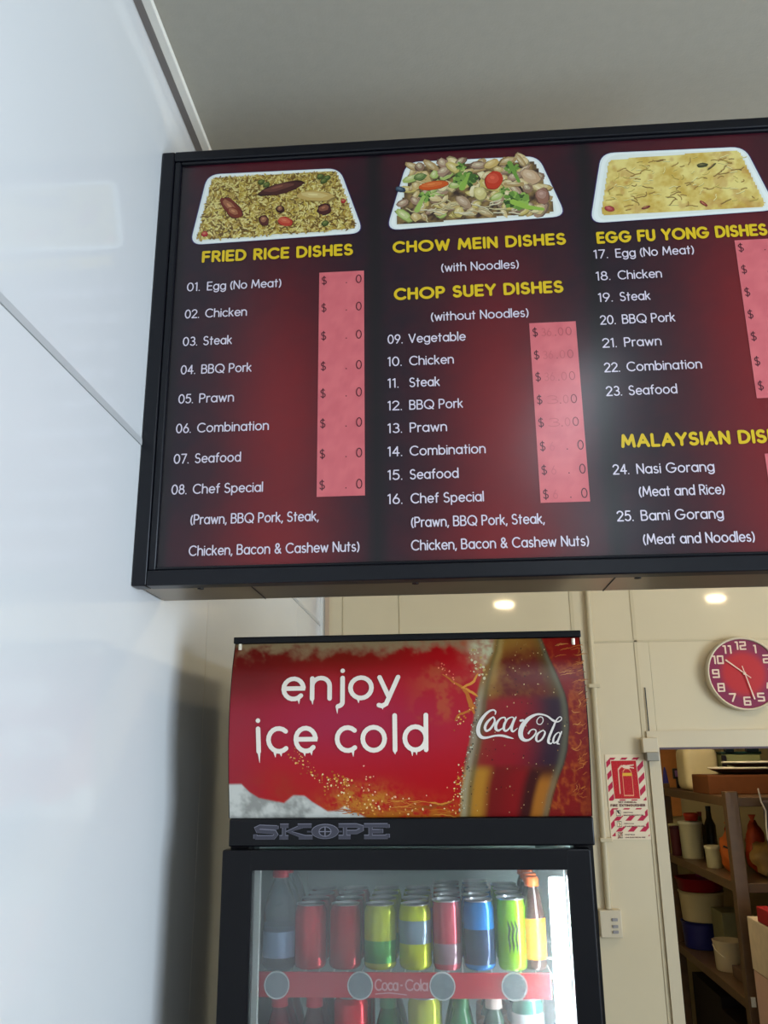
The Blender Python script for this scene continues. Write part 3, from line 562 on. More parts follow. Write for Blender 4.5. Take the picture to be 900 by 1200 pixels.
def hcol(x, y):
    red = rgb(176, 6, 18)
    c = dcol(red, rgb(126, 14, 12), sm(390, 280, x)*.75*sm(900, 800, y)+.0)
    c = dcol(c, rgb(160, 24, 66), .75*math.exp(-(((x-410)/130)**2+((y-850)/42)**2)))
    c = dcol(c, rgb(150, 36, 52), .7*sm(330, 270, x)*sm(800, 850, y))
    n1 = nz(x, y, .035, 1); n2 = nz(x, y, .10, 2); n3 = nz(x, y, .3, 3)
    c = dcol(c, rgb(112, 24, 12), .9*sm(812, 768, y)*sm(560, 400, x))
    c = dcol(c, rgb(104, 10, 12), .7*sm(400, 285, x)*sm(840, 800, y))
    c = dcol(c, rgb(150, 128, 92), sm(774+14*n1, 752, y+8*n2)*(sm(600, 520, x))*.95)
    c = dcol(c, rgb(176, 74, 40), sm(.0, .5, n1+.3*n2+.5*math.exp(-(((x-510)/45)**2+((y-818)/16)**2))-.18)*sm(470, 520, x)*.8*sm(860, 840, y))
    # amber splash along the foot
    sp = math.exp(-((y-966)/19)**2)*sm(350, 430, x); c = dcol(c, rgb(176, 92, 22), sp*(.95+1.1*n2+.8*n3)); sp = math.exp(-(((x-428)/34)**2+((y-940)/15)**2)); c = dcol(c, rgb(190, 116, 34), sp*(.8+1.2*n2+.9*n3))
    c = dcol(c, rgb(150, 60, 24), .55*math.exp(-(((x-320)/30)**2+((y-930)/18)**2))*(.8+n1))
    if x > 600:   # churned liquid to the right of the bottle
        t = sm(.0, .35, abs(nz(x, y*.6, .045, 8)))
        c = dcol(rgb(122, 18, 18), rgb(158, 70, 24), .75-t*.9+.5*n3); c = dcol(c, rgb(96, 16, 18), sm(672, 692, x)*.55)
        c = dcol(c, rgb(140, 24, 20), sm(790, 755, y)*.8)
    l, r = edge(EL, y), edge(ER, y)
    if l-2 < x < r+2:
        u = (x-l)/(r-l); b = dcol(rgb(140, 92, 30), rgb(98, 22, 16), sm(.12, .38, u)+.4*n2)
        b = dcol(b, rgb(84, 60, 26), sm(.72, .95, u)); b = dcol(b, rgb(166, 120, 50), sm(780, 752, y)*.8*(1-abs(u-.4)))
        if 818 < y < 912:
            s = sm(818, 830, y)*sm(912, 898, y); lb = dcol(rgb(132, 40, 26), rgb(136, 14, 26), sm(.05, .35, u)); lb = dcol(lb, rgb(48, 26, 40), sm(.45, .85, u)); b = dcol(b, lb, s)
        if y > 898:
            lo = dcol(rgb(172, 116, 34), rgb(112, 16, 16), sm(.20, .34, u)); lo = dcol(lo, rgb(128, 14, 18), sm(.35, .6, u)); lo = dcol(lo, rgb(60, 16, 16), sm(.60, .72, u)); lo = dcol(lo, rgb(160, 96, 30), sm(.76, .84, u)*sm(905, 925, y)); b = dcol(b, lo, sm(898, 912, y))
        gl = math.exp(-((u-.045)/.045)**2); b = dcol(b, rgb(150, 146, 118), gl*.8*sm(790, 830, y)); b = dcol(b, rgb(90, 84, 50), math.exp(-((u-.10)/.03)**2)*.7)
        b = dcol(b, rgb(100, 96, 74), math.exp(-((u-.965)/.04)**2)*.75); b = dcol(b, rgb(40, 36, 26), math.exp(-((u-1.0)/.012)**2)*.8)
        b = dcol(b, rgb(176, 150, 90), math.exp(-((u-.16)/.05)**2)*.6*sm(835, 760, y))
        c = dcol(c, b, min(sm(l-1.5, l+1, x), sm(r+1.5, r-1, x)))
    k = math.exp(-(((x-572)/17)**2+((y-764)/20)**2))*sm(l+6, l-3, x); c = dcol(c, rgb(196, 190, 150), k*(1.1+1.2*n2))
    if x < 440:
        iy = icey(x); c = dcol(c, dcol(rgb(150, 148, 140), rgb(206, 204, 194), .55+1.2*n1+.7*n2), sm(iy-1.5, iy+1.0, y))
    return c
P = Paint(hsurf, .0004); P.grid(266, 694.5, 751, 959.5, 300, 150, hcol, h=.0004)
for i in range(len(P.v)):        # keep the sheet inside the header's ends
    v = P.v[i]; P.v[i] = (max(FX0+.002, min(FX1-.002, v[0])), v[1], max(HZ0, min(HZ1-.004, v[2])))
P.build('header_print', M['hprint'], hs)
p = Paint(hsurf, .0008)
GOLD = [rgb(214, 140, 50), rgb(190, 104, 30), rgb(236, 190, 110), rgb(166, 80, 24), rgb(240, 214, 160)]
def drops(n, path, spread, r0, r1, cl=GOLD):
    for i in range(n):
        t = random.random()*(len(path)-1); k = int(t); f = t-k; a, b = path[k], path[k+1]
        x, y = a[0]+(b[0]-a[0])*f+random.gauss(0, spread), a[1]+(b[1]-a[1])*f+random.gauss(0, spread)
        if x < 268 or x > 690 or y < 754 or y > 957: continue
        r = random.uniform(r0, r1); p.ell(x, y, r, r*random.uniform(.6, 1.2), random.uniform(0, PI), pick(cl), 8, .2)
def wisp(pts, w, c):
    out = []
    for i in range(len(pts)-1):
        a, b = pts[i], pts[i+1]
        for k in range(4): f = k/4; out.append((a[0]+(b[0]-a[0])*f+random.uniform(-.6, .6), a[1]+(b[1]-a[1])*f+random.uniform(-.6, .6)))
    out.append(pts[-1]); n = len(out); p.ribbon(out, [w*(.3+.7*math.sin(PI*(i+.5)/n)) for i in range(n)], c)
drops(110, [(344, 886), (362, 902), (385, 922), (415, 940), (440, 950)], 4, .4, 1.3); drops(60, [(385, 922), (398, 915), (408, 918), (412, 935)], 5, .4, 1.6)
drops(80, [(400, 940), (430, 952), (470, 954), (540, 955)], 6, .4, 1.4); drops(26, [(430, 905), (436, 930), (458, 938), (500, 942), (530, 935)], 6, .6, 1.4, [rgb(240, 190, 160), rgb(230, 160, 110)])
drops(50, [(530, 955), (538, 930), (545, 900)], 3, .4, 1.2)
for _ in range(24):
    x = random.uniform(385, 530); y = 948+random.uniform(-8, 9); wisp([(x, y), (x+12, y+random.uniform(-2, 3)), (x+26, y+random.uniform(-3, 3))], random.uniform(.6, 1.6), pick([GOLD[1], GOLD[3], rgb(150, 70, 22), rgb(206, 130, 50)]))
wisp([(522, 795), (536, 806), (546, 813), (552, 824), (560, 836)], 3, GOLD[1]); wisp([(563, 795), (556, 807), (544, 812)], 3.2, GOLD[0]); wisp([(546, 812), (556, 818), (562, 822)], 3, GOLD[0]); wisp([(548, 812), (553, 830), (558, 842)], 5, GOLD[1]); wisp([(536, 850), (540, 844), (550, 840), (556, 838)], 2.6, GOLD[1])
drops(16, [(520, 785), (530, 795), (541, 808)], 3, .6, 1.2, [rgb(236, 130, 100)]); drops(20, [(556, 836), (545, 845), (538, 856)], 3, .5, 1.3); drops(30, [(556, 760), (562, 780), (566, 798)], 5, .6, 2.0, [rgb(210, 200, 160), rgb(190, 160, 90)])
for _ in range(60):
    x, y = random.uniform(668, 688), random.uniform(765, 950); a = random.uniform(-.6, 1.2); wisp([(x, y), (x+5*math.cos(a), y-5*math.sin(a)), (x+9*math.cos(a+.4), y-9*math.sin(a+.4))] if x < 680 else [(x, y), (x-5, y+3)], random.uniform(.5, 1.6), pick([rgb(176, 96, 40), rgb(190, 120, 60), rgb(110, 30, 20), rgb(150, 70, 30)]))
for _ in range(18):
    x, y = random.uniform(650, 676), random.uniform(762, 815)
    if x > edge(ER, y)+3: wisp([(x, y), (x+7, y-2), (x+13, y-2)], random.uniform(.6, 1.4), pick([rgb(176, 96, 40), rgb(190, 120, 60)]))
for _ in range(150):                  # beads of water on the bottle
    y = random.uniform(755, 955); l, r = edge(EL, y), edge(ER, y); x = random.uniform(l+1, r-1); s = random.uniform(.35, .8); p.ell(x, y, s, s*1.2, 0, pick([rgb(196, 170, 120), rgb(60, 24, 16), rgb(150, 110, 60)]), 7)
for _ in range(70):
    y = random.uniform(825, 955); x = edge(EL, y)+random.uniform(-1.5, 5); s = random.uniform(.4, .9); p.ell(x, y, s, s*1.3, 0, pick([rgb(70, 66, 50), rgb(190, 186, 160)]), 7)
p.build('splash_print', M['hprint'], hs)
# frosted slogan
CR = rgb(246, 232, 216); p = Paint(hsurf, .0022)
def hw(txt, specs, base, xh, w):
    for c, x0, x1 in specs:
        cap = -xh/X
        for st in G[c][0]:
            cl = st[0] == 'c'; pts = st[1:] if cl else st; adv = max(G[c][1], .001); sx = (x1-x0-w)/(adv) if G[c][1] > .2 else xh/X
            p.ribbon([(x0+w/2+q_[0]*sx, base-w/2+q_[1]*(cap+w/X*1.0)) for q_ in pts], w, CR, closed=cl)
WORDS = [([('e', 333, 361), ('n', 367, 393), ('j', 396.5, 405), ('o', 412, 442), ('y', 446, 473)], 825, 30, ((354, 823, 5), (370, 823, 6), (399, 832, 8), (424, 824, 4), (452, 832, 4))),
 ([('i', 303, 309), ('c', 315, 341), ('e', 347, 375)], 886, 32, ((306, 884, 12), (325, 885, 5), (332, 885, 4), (360, 885, 4), (368, 884, 4))),
 ([('c', 396, 422), ('o', 426, 457), ('l', 463.5, 469), ('d', 475, 505)], 886, 32, ((417, 884, 6), (486, 884, 6), (491, 884, 5), (466, 885, 3)))]
for sp_, base, xh, dr_ in WORDS:
    p = Paint(hsurf, .0022); hw('', sp_, base, xh, 5.4)
    for x, y, l in dr_: p.ribbon([(x, y), (x+.3, y+l)], [3.4, .5], CR)
    p.build('slogan_word', M['hprint'], hs)
# flowing script across the bottle
p = Paint(lambda u, v, h: hsurf(550+u*.1333, 820+v*.1333, h), .0026); SW = rgb(226, 216, 206)
def brush(d, closed=False):
    pts = [(a, b) for a, b, c in d]; ws = [c for a, b, c in d]; o = []; w = []; n = len(pts)
    for i in range(n if closed else n-1):
        p0, p1, p2, p3 = [pts[(i+k) % n] if closed else pts[max(0, min(n-1, i+k))] for k in (-1, 0, 1, 2)]
        for k in range(4):
            t = k/4; o.append(tuple(.5*((2*p1[j])+(-p0[j]+p2[j])*t+(2*p0[j]-5*p1[j]+4*p2[j]-p3[j])*t*t+(-p0[j]+3*p1[j]-3*p2[j]+p3[j])*t**3) for j in (0, 1))); w.append(ws[i]+(ws[(i+1) % n]-ws[i])*t)
    if not closed: o.append(pts[-1]); w.append(ws[-1])
    p.ribbon(o, w, SW, closed=closed)
brush([(240, 178, 8), (244, 155, 14), (225, 140, 14), (190, 150, 18), (150, 185, 24), (115, 235, 30), (95, 290, 34), (95, 335, 34), (112, 365, 30), (140, 378, 24), (180, 375, 18), (240, 362, 16), (300, 362, 20), (345, 374, 20), (395, 388, 5)])
brush([(215, 205, 12), (172, 245, 22), (152, 290, 24), (165, 320, 18), (200, 300, 18), (235, 245, 18), (230, 208, 12)], True)
brush([(328, 228, 14), (322, 207, 12), (285, 215, 14), (250, 260, 24), (245, 300, 26), (265, 318, 18), (300, 300, 10), (318, 278, 6)])
brush([(380, 205, 10), (345, 222, 14), (320, 262, 22), (314, 305, 22), (332, 322, 16), (365, 295, 12), (392, 240, 12), (398, 212, 10)], True); brush([(418, 205, 12), (392, 260, 18), (380, 310, 22), (395, 328, 14), (430, 300, 5)])
brush([(456, 236, 18), (478, 232, 18)])
brush([(735, 240, 16), (690, 203, 14), (640, 185, 14), (590, 185, 18), (530, 215, 30), (480, 270, 40), (458, 325, 42), (462, 375, 38), (490, 402, 26), (530, 400, 16), (570, 368, 14), (590, 332, 12), (575, 312, 10), (545, 318, 10), (525, 345, 16)])
brush([(600, 262, 8), (598, 232, 8), (622, 206, 8), (645, 214, 8), (648, 244, 8), (628, 270, 8)], True)
brush([(690, 203, 12), (735, 238, 20), (770, 250, 12), (800, 236, 10), (806, 216, 8), (788, 208, 8), (760, 238, 12), (738, 290, 18), (704, 370, 22), (694, 420, 22), (715, 435, 12), (728, 424, 6)])
brush([(640, 325, 10), (602, 352, 18), (590, 395, 20), (606, 415, 14), (640, 395, 16), (664, 350, 16), (660, 328, 10)], True)
brush([(780, 340, 8), (748, 368, 14), (735, 410, 18), (745, 430, 12), (775, 408, 12), (794, 362, 12)], True); brush([(806, 335, 12), (784, 390, 16), (770, 430, 18), (790, 440, 6)])
p.build('script_lettering', M['hprint'], hs)
# raised maker's badge on the black band
def sk(u, v, h): return (-.3944+.0003545*u, 1.6760-h, 1.8296-.000357*v)
p = Paint(sk, .0030); SV = rgb(66, 64, 74); SV2 = rgb(118, 116, 128); DK = rgb(18, 16, 24)
def slab(strokes, w, c, dy=0):
    for st in strokes: p.ribbon([(a, b+dy) for a, b in st], w, c, caps=False)
sS = [[(198, 88), (198, 104)], [(200, 96), (110, 92), (92, 100), (98, 112), (188, 118), (196, 130), (184, 144), (86, 144)], [(86, 130), (86, 150)]]
sK = [[(238, 84), (238, 148)], [(216, 88), (262, 88)], [(214, 144), (262, 144)], [(334, 90), (262, 116), (350, 144)], [(310, 88), (384, 88)], [(316, 144), (390, 144)]]
sP = [[(560, 84), (560, 148)], [(526, 88), (620, 88), (648, 96), (648, 108), (620, 120), (570, 120)], [(526, 144), (590, 144)]]
sE = [[(694, 84), (694, 148)], [(660, 88), (784, 88)], [(660, 144), (784, 144)], [(784, 84), (784, 100)], [(784, 130), (784, 148)], [(694, 116), (750, 116)], [(750, 106), (750, 126)]]
for s_ in (sS, sK, sP, sE): slab(s_, 21, SV2, -1.5)
for s_ in (sS, sK, sP, sE): slab(s_, 16, SV)
p.ell(455, 115, 72, 37, 0, SV2, 32); p.ell(455, 116, 69, 34, 0, SV, 32); p.ell(455, 116, 34, 25, 0, SV2, 24); p.ell(455, 116, 29, 21, 0, DK, 24)
p.ribbon([(455, 92), (455, 140)], 6, SV2, caps=False); p.ribbon([(424, 116), (486, 116)], 5, SV2, caps=False); p.ribbon([(385, 116), (360, 116)], 8, SV, caps=False); p.ribbon([(525, 116), (545, 116)], 8, SV, caps=False)
p.build('maker_badge', M['hprint'], hs)
# door
DXL, DXR, DZT, GZT, GX0, GX1 = -.424, .250, 1.757, 1.722, -.368, .206
dm = bmesh.new(); box(dm, DXL, GX0, 1.668, 1.70, .31, DZT, .003); box(dm, GX1, DXR, 1.668, 1.70, .31, DZT, .003); box(dm, GX0-.001, GX1+.001, 1.6685, 1.6995, GZT, DZT-.0005); box(dm, GX0-.001, GX1+.001, 1.6685, 1.6995, .31, .37)
door = bm_obj('door', dm, M['fblack'], tf)
boxo('glass', GX0, GX1, 1.676, 1.679, .37, GZT, M['fog'], door)
gk = bmesh.new(); box(gk, GX0-.02, GX0+.010, 1.70, 1.712, .33, GZT+.02); box(gk, GX1-.002, GX1+.02, 1.70, 1.712, .33, GZT+.02); box(gk, GX0, GX1, 1.70, 1.712, GZT, GZT+.02); bm_obj('gasket', gk, M['fgasket'], door)
boxo('handle', GX1+.012, GX1+.03, 1.645, 1.668, .9, 1.3, M['fblack'], door, .004)
boxo('led_strip', .178, .206, 1.722, 1.742, .45, 1.702, M['led'], tf, .006)
# shelves with red front rails and round badges
def shelf(zs, k):
    s = bmesh.new()
    for y in (1.745, 1.90, 2.05, 2.24): tube([(FX0+.047, y, zs-.003), (FX1-.047, y, zs-.003)], .0025, 6, s)
    for i in range(22): x = FX0+.055+i*.027; tube([(x, 1.75, zs-.001), (x, 2.28, zs-.001)], .0015, 5, s)
    sh = bm_obj('shelf', s, M['wire'], tf)
    boxo('price_rail', GX0+.003, .172, 1.732, 1.738, zs-.036, zs+.006, M['rail'], sh, .001)
    for x in (-.328, -.174, -.024, .106):
        bm = lathe([(0, -.003), (.021, -.003), (.021, .001), (0, .001)], 24); bmesh.ops.rotate(bm, verts=bm.verts, matrix=Matrix.Rotation(PI/2, 3, 'X')); bmesh.ops.translate(bm, verts=bm.verts, vec=(x, 1.729, zs-.015)); bm_obj('round_badge', bm, M['badge'], sh)
        bm = lathe([(.0215, -.002), (.0235, -.002), (.0235, .001), (.0215, .001)], 24); bmesh.ops.rotate(bm, verts=bm.verts, matrix=Matrix.Rotation(PI/2, 3, 'X')); bmesh.ops.translate(bm, verts=bm.verts, vec=(x, 1.729, zs-.015)); bm_obj('badge_rim', bm, M['badge_rim'], sh)
    p = Paint(lambda u, v, h: (u, 1.732-h, v), .0006); C2 = rgb(236, 170, 180)
    write(p, 'Coca', -.148, -.104, zs-.024, .020, .0028, C2, .14); write(p, '-', -.101, -.096, zs-.022, .018, .0026, C2); write(p, 'Cola', -.092, -.050, zs-.024, .020, .0028, C2, .14); p.ribbon([(-.146, zs-.029), (-.12, zs-.027), (-.09, zs-.030)], .0018, C2)

    p.build('rail_lettering', M['sprint'], sh)
    return sh
ZS1, ZS2 = 1.534, 1.292
for k, z in enumerate((ZS1, ZS2, 1.06, .80, .54)): shelf(z, k)

# ---- drinks on the shelves
def can_proto(name, label, body, rim, band=None, h=.118, r=.031, mark=None):
    t = thing(name, label, 'drink can', (0, 0, 0), None, True)
    bm_obj('body', lathe([(.024, 0), (r-.002, .003), (r, .008), (r, h-.014), (r-.002, h-.009), (.0265, h-.002)], 26), body, t, 50)
    bm_obj('lid', lathe([(.0265, h-.003), (.0275, h), (.0255, h), (.0245, h-.004), (0, h-.004)], 26), M['alu'], t, 50)
    bt = bmesh.new(); box(bt, -.006, .006, -.012, .006, h-.004, h-.002, .001); bm_obj('pull_tab', bt, M['alu'], t)
    if band:
        z0, z1, m = band; bm_obj('printed_band', lathe([(r+.0002, z0), (r+.0003, z0+.0001), (r+.0003, z1), (r+.0002, z1+.0001)], 26), m, t, 50)
    if mark: 
        p = Paint(lambda u, v, hh: (math.sin(u/r)*(r+.0005+hh), -math.cos(u/r)*(r+.0005+hh), v), .0003); mark(p); p.build('printed_mark', M['sprint'], t)
    return t
def claw(p):
    for s in (-1, 0, 1): p.ribbon([(s*.007-.002, .085), (s*.007+.002, .072), (s*.007-.001, .058), (s*.007+.001, .042), (s*.007, .030)], [.002, .0045, .003, .004, .0006], rgb(14, 30, 14))
def bottle_proto(name, label, body, cap, h=.215, r=.031, lab=None, capm=None, neck=.013):
    t = thing(name, label, 'bottle', (0, 0, 0), None, True)
    bm_obj('body', lathe([(0, 0), (r-.004, 0), (r, .006), (r, h*.38), (r-.001, h*.42), (r, h*.48), (r*.98, h*.58), (r*.80, h*.70), (neck+.004, h*.82), (neck, h*.88), (neck, h*.935), (0, h*.935)], 26), body, t, 50)
    bm_obj('cap', lathe([(0, h), (neck+.001, h), (neck+.0025, h-.003), (neck+.003, h*.90), (neck, h*.895)], 20), cap, t, 50)
    if lab: z0, z1, m = lab; bm_obj('label_wrap', lathe([(r+.0002, z0), (r+.0006, z0+.0002), (r+.0006, z1), (r+.0002, z1+.0002)], 26), m, t, 50)
    return t
def cm(r, g, b, rough=.2): return mat('can_%d_%d_%d' % (r, g, b), rgb(r, g, b), rough, metal=.35, nscale=25, namt=.15)
red = cm(206, 18, 40); dred = cm(168, 12, 32); yel = cm(196, 206, 30); grn = cm(70, 160, 60); pnk = cm(190, 70, 84); navy = cm(44, 62, 92); blu = cm(30, 122, 196); lime = cm(140, 206, 20); gry = cm(140, 160, 176)
pet = mat('clear_bottle', rgb(225, 235, 242), .08, trans=.9, ior=1.33); amber = mat('dark_amber_glass', rgb(52, 22, 12), .1, spec=.6)
orange = cmat(226, 96, 24); redcap = cmat(226, 30, 60); yl = cmat(236, 150, 16); wht = cmat(225, 228, 226)
def rowset(mk, x, front_label, back_label, grp, n=4, y0=1.80, dy=.068, z=ZS1+.0005, jx=.003):
    base = mk(); base['label'] = front_label; base['group'] = grp; base.location = (x, y0, z)
    for k in range(1, n):
        c = copy_tree(base); c.location = (x+random.uniform(-jx, jx), y0+dy*k, z); c['label'] = back_label % (['second', 'third', 'fourth', 'fifth'][k-1]); c['group'] = grp
G1 = 'drinks on the top fridge shelf'
rowset(lambda: bottle_proto('water_bottle', '', pet, redcap, .178, .032, (.02, .065, cmat(150, 175, 205, .3))), -.338, 'clear plastic water bottle with red cap at the front left of the top fridge shelf', 'clear bottle with red cap, %s from the glass, in the leftmost top column', G1, 3)
rowset(lambda: can_proto('drink_can', '', red, M['alu'], None, .113), -.277, 'first bright red can beside the clear bottle on the top fridge shelf', 'bright red can, %s from the glass, in the column beside the clear bottles', G1)
rowset(lambda: can_proto('drink_can', '', dred, M['alu'], None, .113), -.2095, 'darker red can second from the clear bottle on the top fridge shelf', 'darker red can, %s from the glass, in the column beside the yellow cans', G1)
rowset(lambda: can_proto('drink_can', '', yel, M['alu'], (.012, .05, grn), .113), -.142, 'yellow can with a green lower half on the top fridge shelf', 'yellow can with green lower half, %s from the glass, on the top shelf', G1)
rowset(lambda: can_proto('drink_can', '', yel, M['alu'], (.045, .085, gry), .113), -.0745, 'yellow can with a pale silver blue middle on the top fridge shelf', 'yellow can with silver blue middle, %s from the glass, on the top shelf', G1)
rowset(lambda: can_proto('drink_can', '', pnk, M['alu'], (.01, .045, cm(150, 120, 130)), .120, .027), -.014, 'dusky pink slim can in the middle of the top fridge shelf', 'dusky pink slim can, %s from the glass, on the top shelf', G1, 5, dy=.060)
rowset(lambda: can_proto('drink_can', '', blu, M['alu'], (.01, .07, navy), .120, .030), .048, 'blue and navy can with a bright highlight on the top fridge shelf', 'blue and navy can, %s from the glass, on the top shelf', G1, 5, dy=.064)
rowset(lambda: can_proto('drink_can', '', lime, M['alu'], None, .124, .028, claw), .110, 'lime green can with black claw marks on the top fridge shelf', 'lime green can, %s from the glass, on the top shelf', G1, 4, dy=.060)
rowset(lambda: bottle_proto('drink_bottle', '', amber, orange, .160, .022, (.018, .088, yl), neck=.011), .152, 'dark bottle with yellow label and orange cap at the top shelf right end', 'dark orange capped bottle, %s from the glass, at the top shelf right end', G1, 4, dy=.056)
G2 = 'drinks on the second fridge shelf'
def sb(x, lab, back, body, cap, h=.195, r=.030, wrap=None): rowset(lambda: bottle_proto('drink_bottle', '', body, cap, h, r, wrap), x, lab, back, G2, 3, z=ZS2+.0005)
sb(-.335, 'dark red bottle leftmost on the second fridge shelf', 'dark red bottle, %s from the glass, leftmost on the second shelf', cmat(120, 20, 40, .2), redcap)
sb(-.268, 'dark cola coloured bottle on the second fridge shelf', 'dark cola coloured bottle, %s from the glass, on the second shelf', cmat(60, 24, 24, .2), redcap)
rowset(lambda: can_proto('drink_can', '', red, M['alu'], None, .195, .033), -.198, 'tall bright red can on the second fridge shelf', 'tall bright red can, %s from the glass, on the second shelf', G2, 3, z=ZS2+.0005)
sb(-.128, 'dark green bottle left on the second fridge shelf', 'dark green bottle, %s from the glass, beside the tall red cans', cmat(30, 96, 44, .2), cmat(40, 120, 60))
rowset(lambda: can_proto('drink_can', '', yel, M['alu'], None, .195, .031), -.060, 'tall yellow green can on the second fridge shelf', 'tall yellow green can, %s from the glass, on the second shelf', G2, 3, z=ZS2+.0005)
sb(.008, 'mid green bottle in the middle of the second fridge shelf', 'mid green bottle, %s from the glass, middle of the second shelf', cmat(36, 110, 60, .2), cmat(30, 100, 50))
sb(.070, 'dark bottle with peach label on the second fridge shelf', 'dark bottle with peach label, %s from the glass, on the second shelf', cmat(40, 70, 50, .2), cmat(220, 200, 190), wrap=(.08, .15, cmat(226, 170, 140)))
rowset(lambda: can_proto('drink_can', '', cm(60, 130, 110), M['alu'], (.12, .17, wht), .195, .029), .132, 'tall teal can with a white band at the right of the second fridge shelf', 'tall teal can with white band, %s from the glass, on the second shelf', G2, 3, z=ZS2+.0005)

# ================================================================== BACK WALL FITTINGS
# wall clock
CX, CZ2, CR_ = 1.237, 2.239, .151
tk = thing('wall_clock', 'round red wall clock with cream numerals and a white rim on the cream wall', 'clock', (CX, YW, CZ2))
def yrot(bm, c):
    bmesh.ops.rotate(bm, verts=bm.verts, matrix=Matrix.Rotation(PI/2, 3, 'X')); bmesh.ops.translate(bm, verts=bm.verts, vec=c); return bm
bm_obj('rim', yrot(lathe([(0, 0), (CR_-.004, 0), (CR_, .006), (CR_+.001, .042), (CR_-.003, .047), (CR_-.008, .045), (CR_-.009, .036)], 48), (CX, YW, CZ2)), mat('clock_rim', rgb(222, 205, 175), .35), tk, 40)
ck = lambda x, z, h: (CX+x, YW-.036-h, CZ2+z)
p = Paint(ck, 0); N2 = 48
p.grid(-.15, .15, -.15, .15, 60, 60, lambda x, z: dcol(rgb(190, 22, 26), rgb(132, 16, 64), sm(.07, .11, math.hypot(x, z))), h=0, inside=lambda x, z: math.hypot(x, z) < CR_-.006)
face = p.build('dial', M['sprint'], tk)
NUM = rgb(236, 205, 180)
SQ = {'1': ([[(.0, 1), (.2, 1), (.2, 0)]], .2), '2': ([[(0, 1), (.6, 1), (.6, .52), (0, .48), (0, 0), (.6, 0)]], .6), '3': ([[(0, 1), (.6, 1), (.6, 0), (0, 0)], [(.1, .5), (.6, .5)]], .6), '4': ([[(.1, 1), (0, .35), (.65, .35)], [(.5, .7), (.5, 0)]], .65),
 '5': ([[(.6, 1), (0, 1), (0, .55), (.6, .5), (.6, 0), (0, 0)]], .6), '6': ([[(.6, 1), (0, 1), (0, 0), (.6, 0), (.6, .5), (0, .5)]], .6), '7': ([[(0, 1), (.6, 1), (.25, 0)]], .6), '8': ([[(0, 0), (0, 1), (.6, 1), (.6, 0), (0, 0)], [(0, .5), (.6, .5)]], .6),
 '9': ([[(0, 0), (.6, 0), (.6, 1), (0, 1), (0, .5), (.6, .5)]], .6), '0': ([[(0, 0), (0, 1), (.6, 1), (.6, 0), (0, 0)]], .6)}
GSAVE = {k: G[k] for k in SQ}; G.update(SQ)
for n in range(1, 13):
    a = PI/2-n*PI/6; rr = .114; cx, cz = rr*math.cos(a), rr*math.sin(a); p = Paint(ck, .001); s = str(n)
    wd = {'1': .012}.get(s, .030 if len(s) == 1 else .046 if n != 11 else .036)
    write(p, s, cx-wd/2, cx+wd/2, cz-.0165, .036, .0066, NUM, .34); p.build('numeral', M['sprint'], tk)
G.update(GSAVE)
p = Paint(ck, .006); p.ribbon([(.024, -.018), (-.068, .056)], [.0035, .006], NUM); p.build('hour_hand', M['sprint'], tk)
p = Paint(ck, .009); p.ribbon([(-.006, .03), (.028, -.104)], [.003, .006], NUM); p.build('minute_hand', M['sprint'], tk)
bm_obj('hub', yrot(lathe([(0, .0), (.006, .0), (.006, .010), (0, .011)], 12), (CX, YW-.036, CZ2)), mat('hub', NUM, .4), tk)
# fire extinguisher notice
NX0, NX1, NZ0, NZ1 = .645, .803, 1.590, 1.920
tn = thing('safety_sign', 'red and white striped fire extinguisher notice on the cream wall beside the doorway', 'sign', ((NX0+NX1)/2, YW, NZ0))
ns = lambda x, z, h: (NX0+x*(NX1-NX0), YW-.003-h, NZ1-z*(NZ1-NZ0))
boxo('plate', NX0, NX1, YW-.003, YW, NZ0, NZ1, mat('sign_plate', rgb(232, 214, 184), .4), tn)
SR = rgb(190, 20, 62); SWt = rgb(236, 216, 184)
def stripe(x, z):
    if .035 < z < .965 and .02 < x < .98:
        f = ((x*.158+z*.33)/.0478+.30) % 1.0
        on = f < .5
        if z > .62:
            f2 = (z-.62)/.128 % 1.0
            if .28 < f2 < .80: on = on and (x < .12 or x > .90)
        if .55 < z < .635: on = False
        if on: return SR
    return SWt
p = Paint(ns, .0002); p.grid(0, 1, 0, 1, 110, 230, stripe, h=.0002); p.build('stripe_print', M['sprint'], tn)
p = Paint(ns, .0008); p.poly([(.13, .065), (.80, .065), (.83, .535), (.16, .535)], SWt); p.poly([(.145, .075), (.79, .075), (.815, .527), (.172, .527)], rgb(196, 12, 20)); OL = rgb(236, 150, 110)
p.ribbon([(.42, .25), (.66, .25), (.66, .49), (.42, .49)], .016, OL, closed=True); p.ribbon([(.42, .25), (.44, .20), (.50, .17), (.58, .17), (.64, .20), (.66, .25)], .016, OL); p.poly([(.42, .222), (.66, .222), (.66, .258), (.42, .258)], rgb(240, 180, 50))
p.ribbon([(.52, .15), (.40, .14), (.32, .18), (.32, .46)], .026, rgb(236, 190, 160)); p.ribbon([(.46, .145), (.60, .155)], .04, rgb(240, 210, 180)); p.ribbon([(.56, .135), (.72, .128)], .014, rgb(240, 210, 180)); p.ribbon([(.58, .15), (.72, .165)], .014, rgb(240, 210, 180))
p.build('extinguisher_print', M['sprint'], tn)
BR = rgb(96, 24, 30)
def nw(txt, x0, x1, z, cap, w, col):    # sheet units are fractions; convert through metres
    q = Paint(lambda x, zz, h: (x, YW-.003-h, zz), .0016); write(q, txt, NX0+x0*.158, NX0+x1*.158, NZ1-z*.33, cap, w, col, .3); q.build('notice_text', M['sprint'], tn)
nw('WET CHEMICAL', .25, .72, .578, .0068, .0015, BR); nw('FIRE EXTINGUISHER', .05, .93, .620, .0100, .0022, BR)
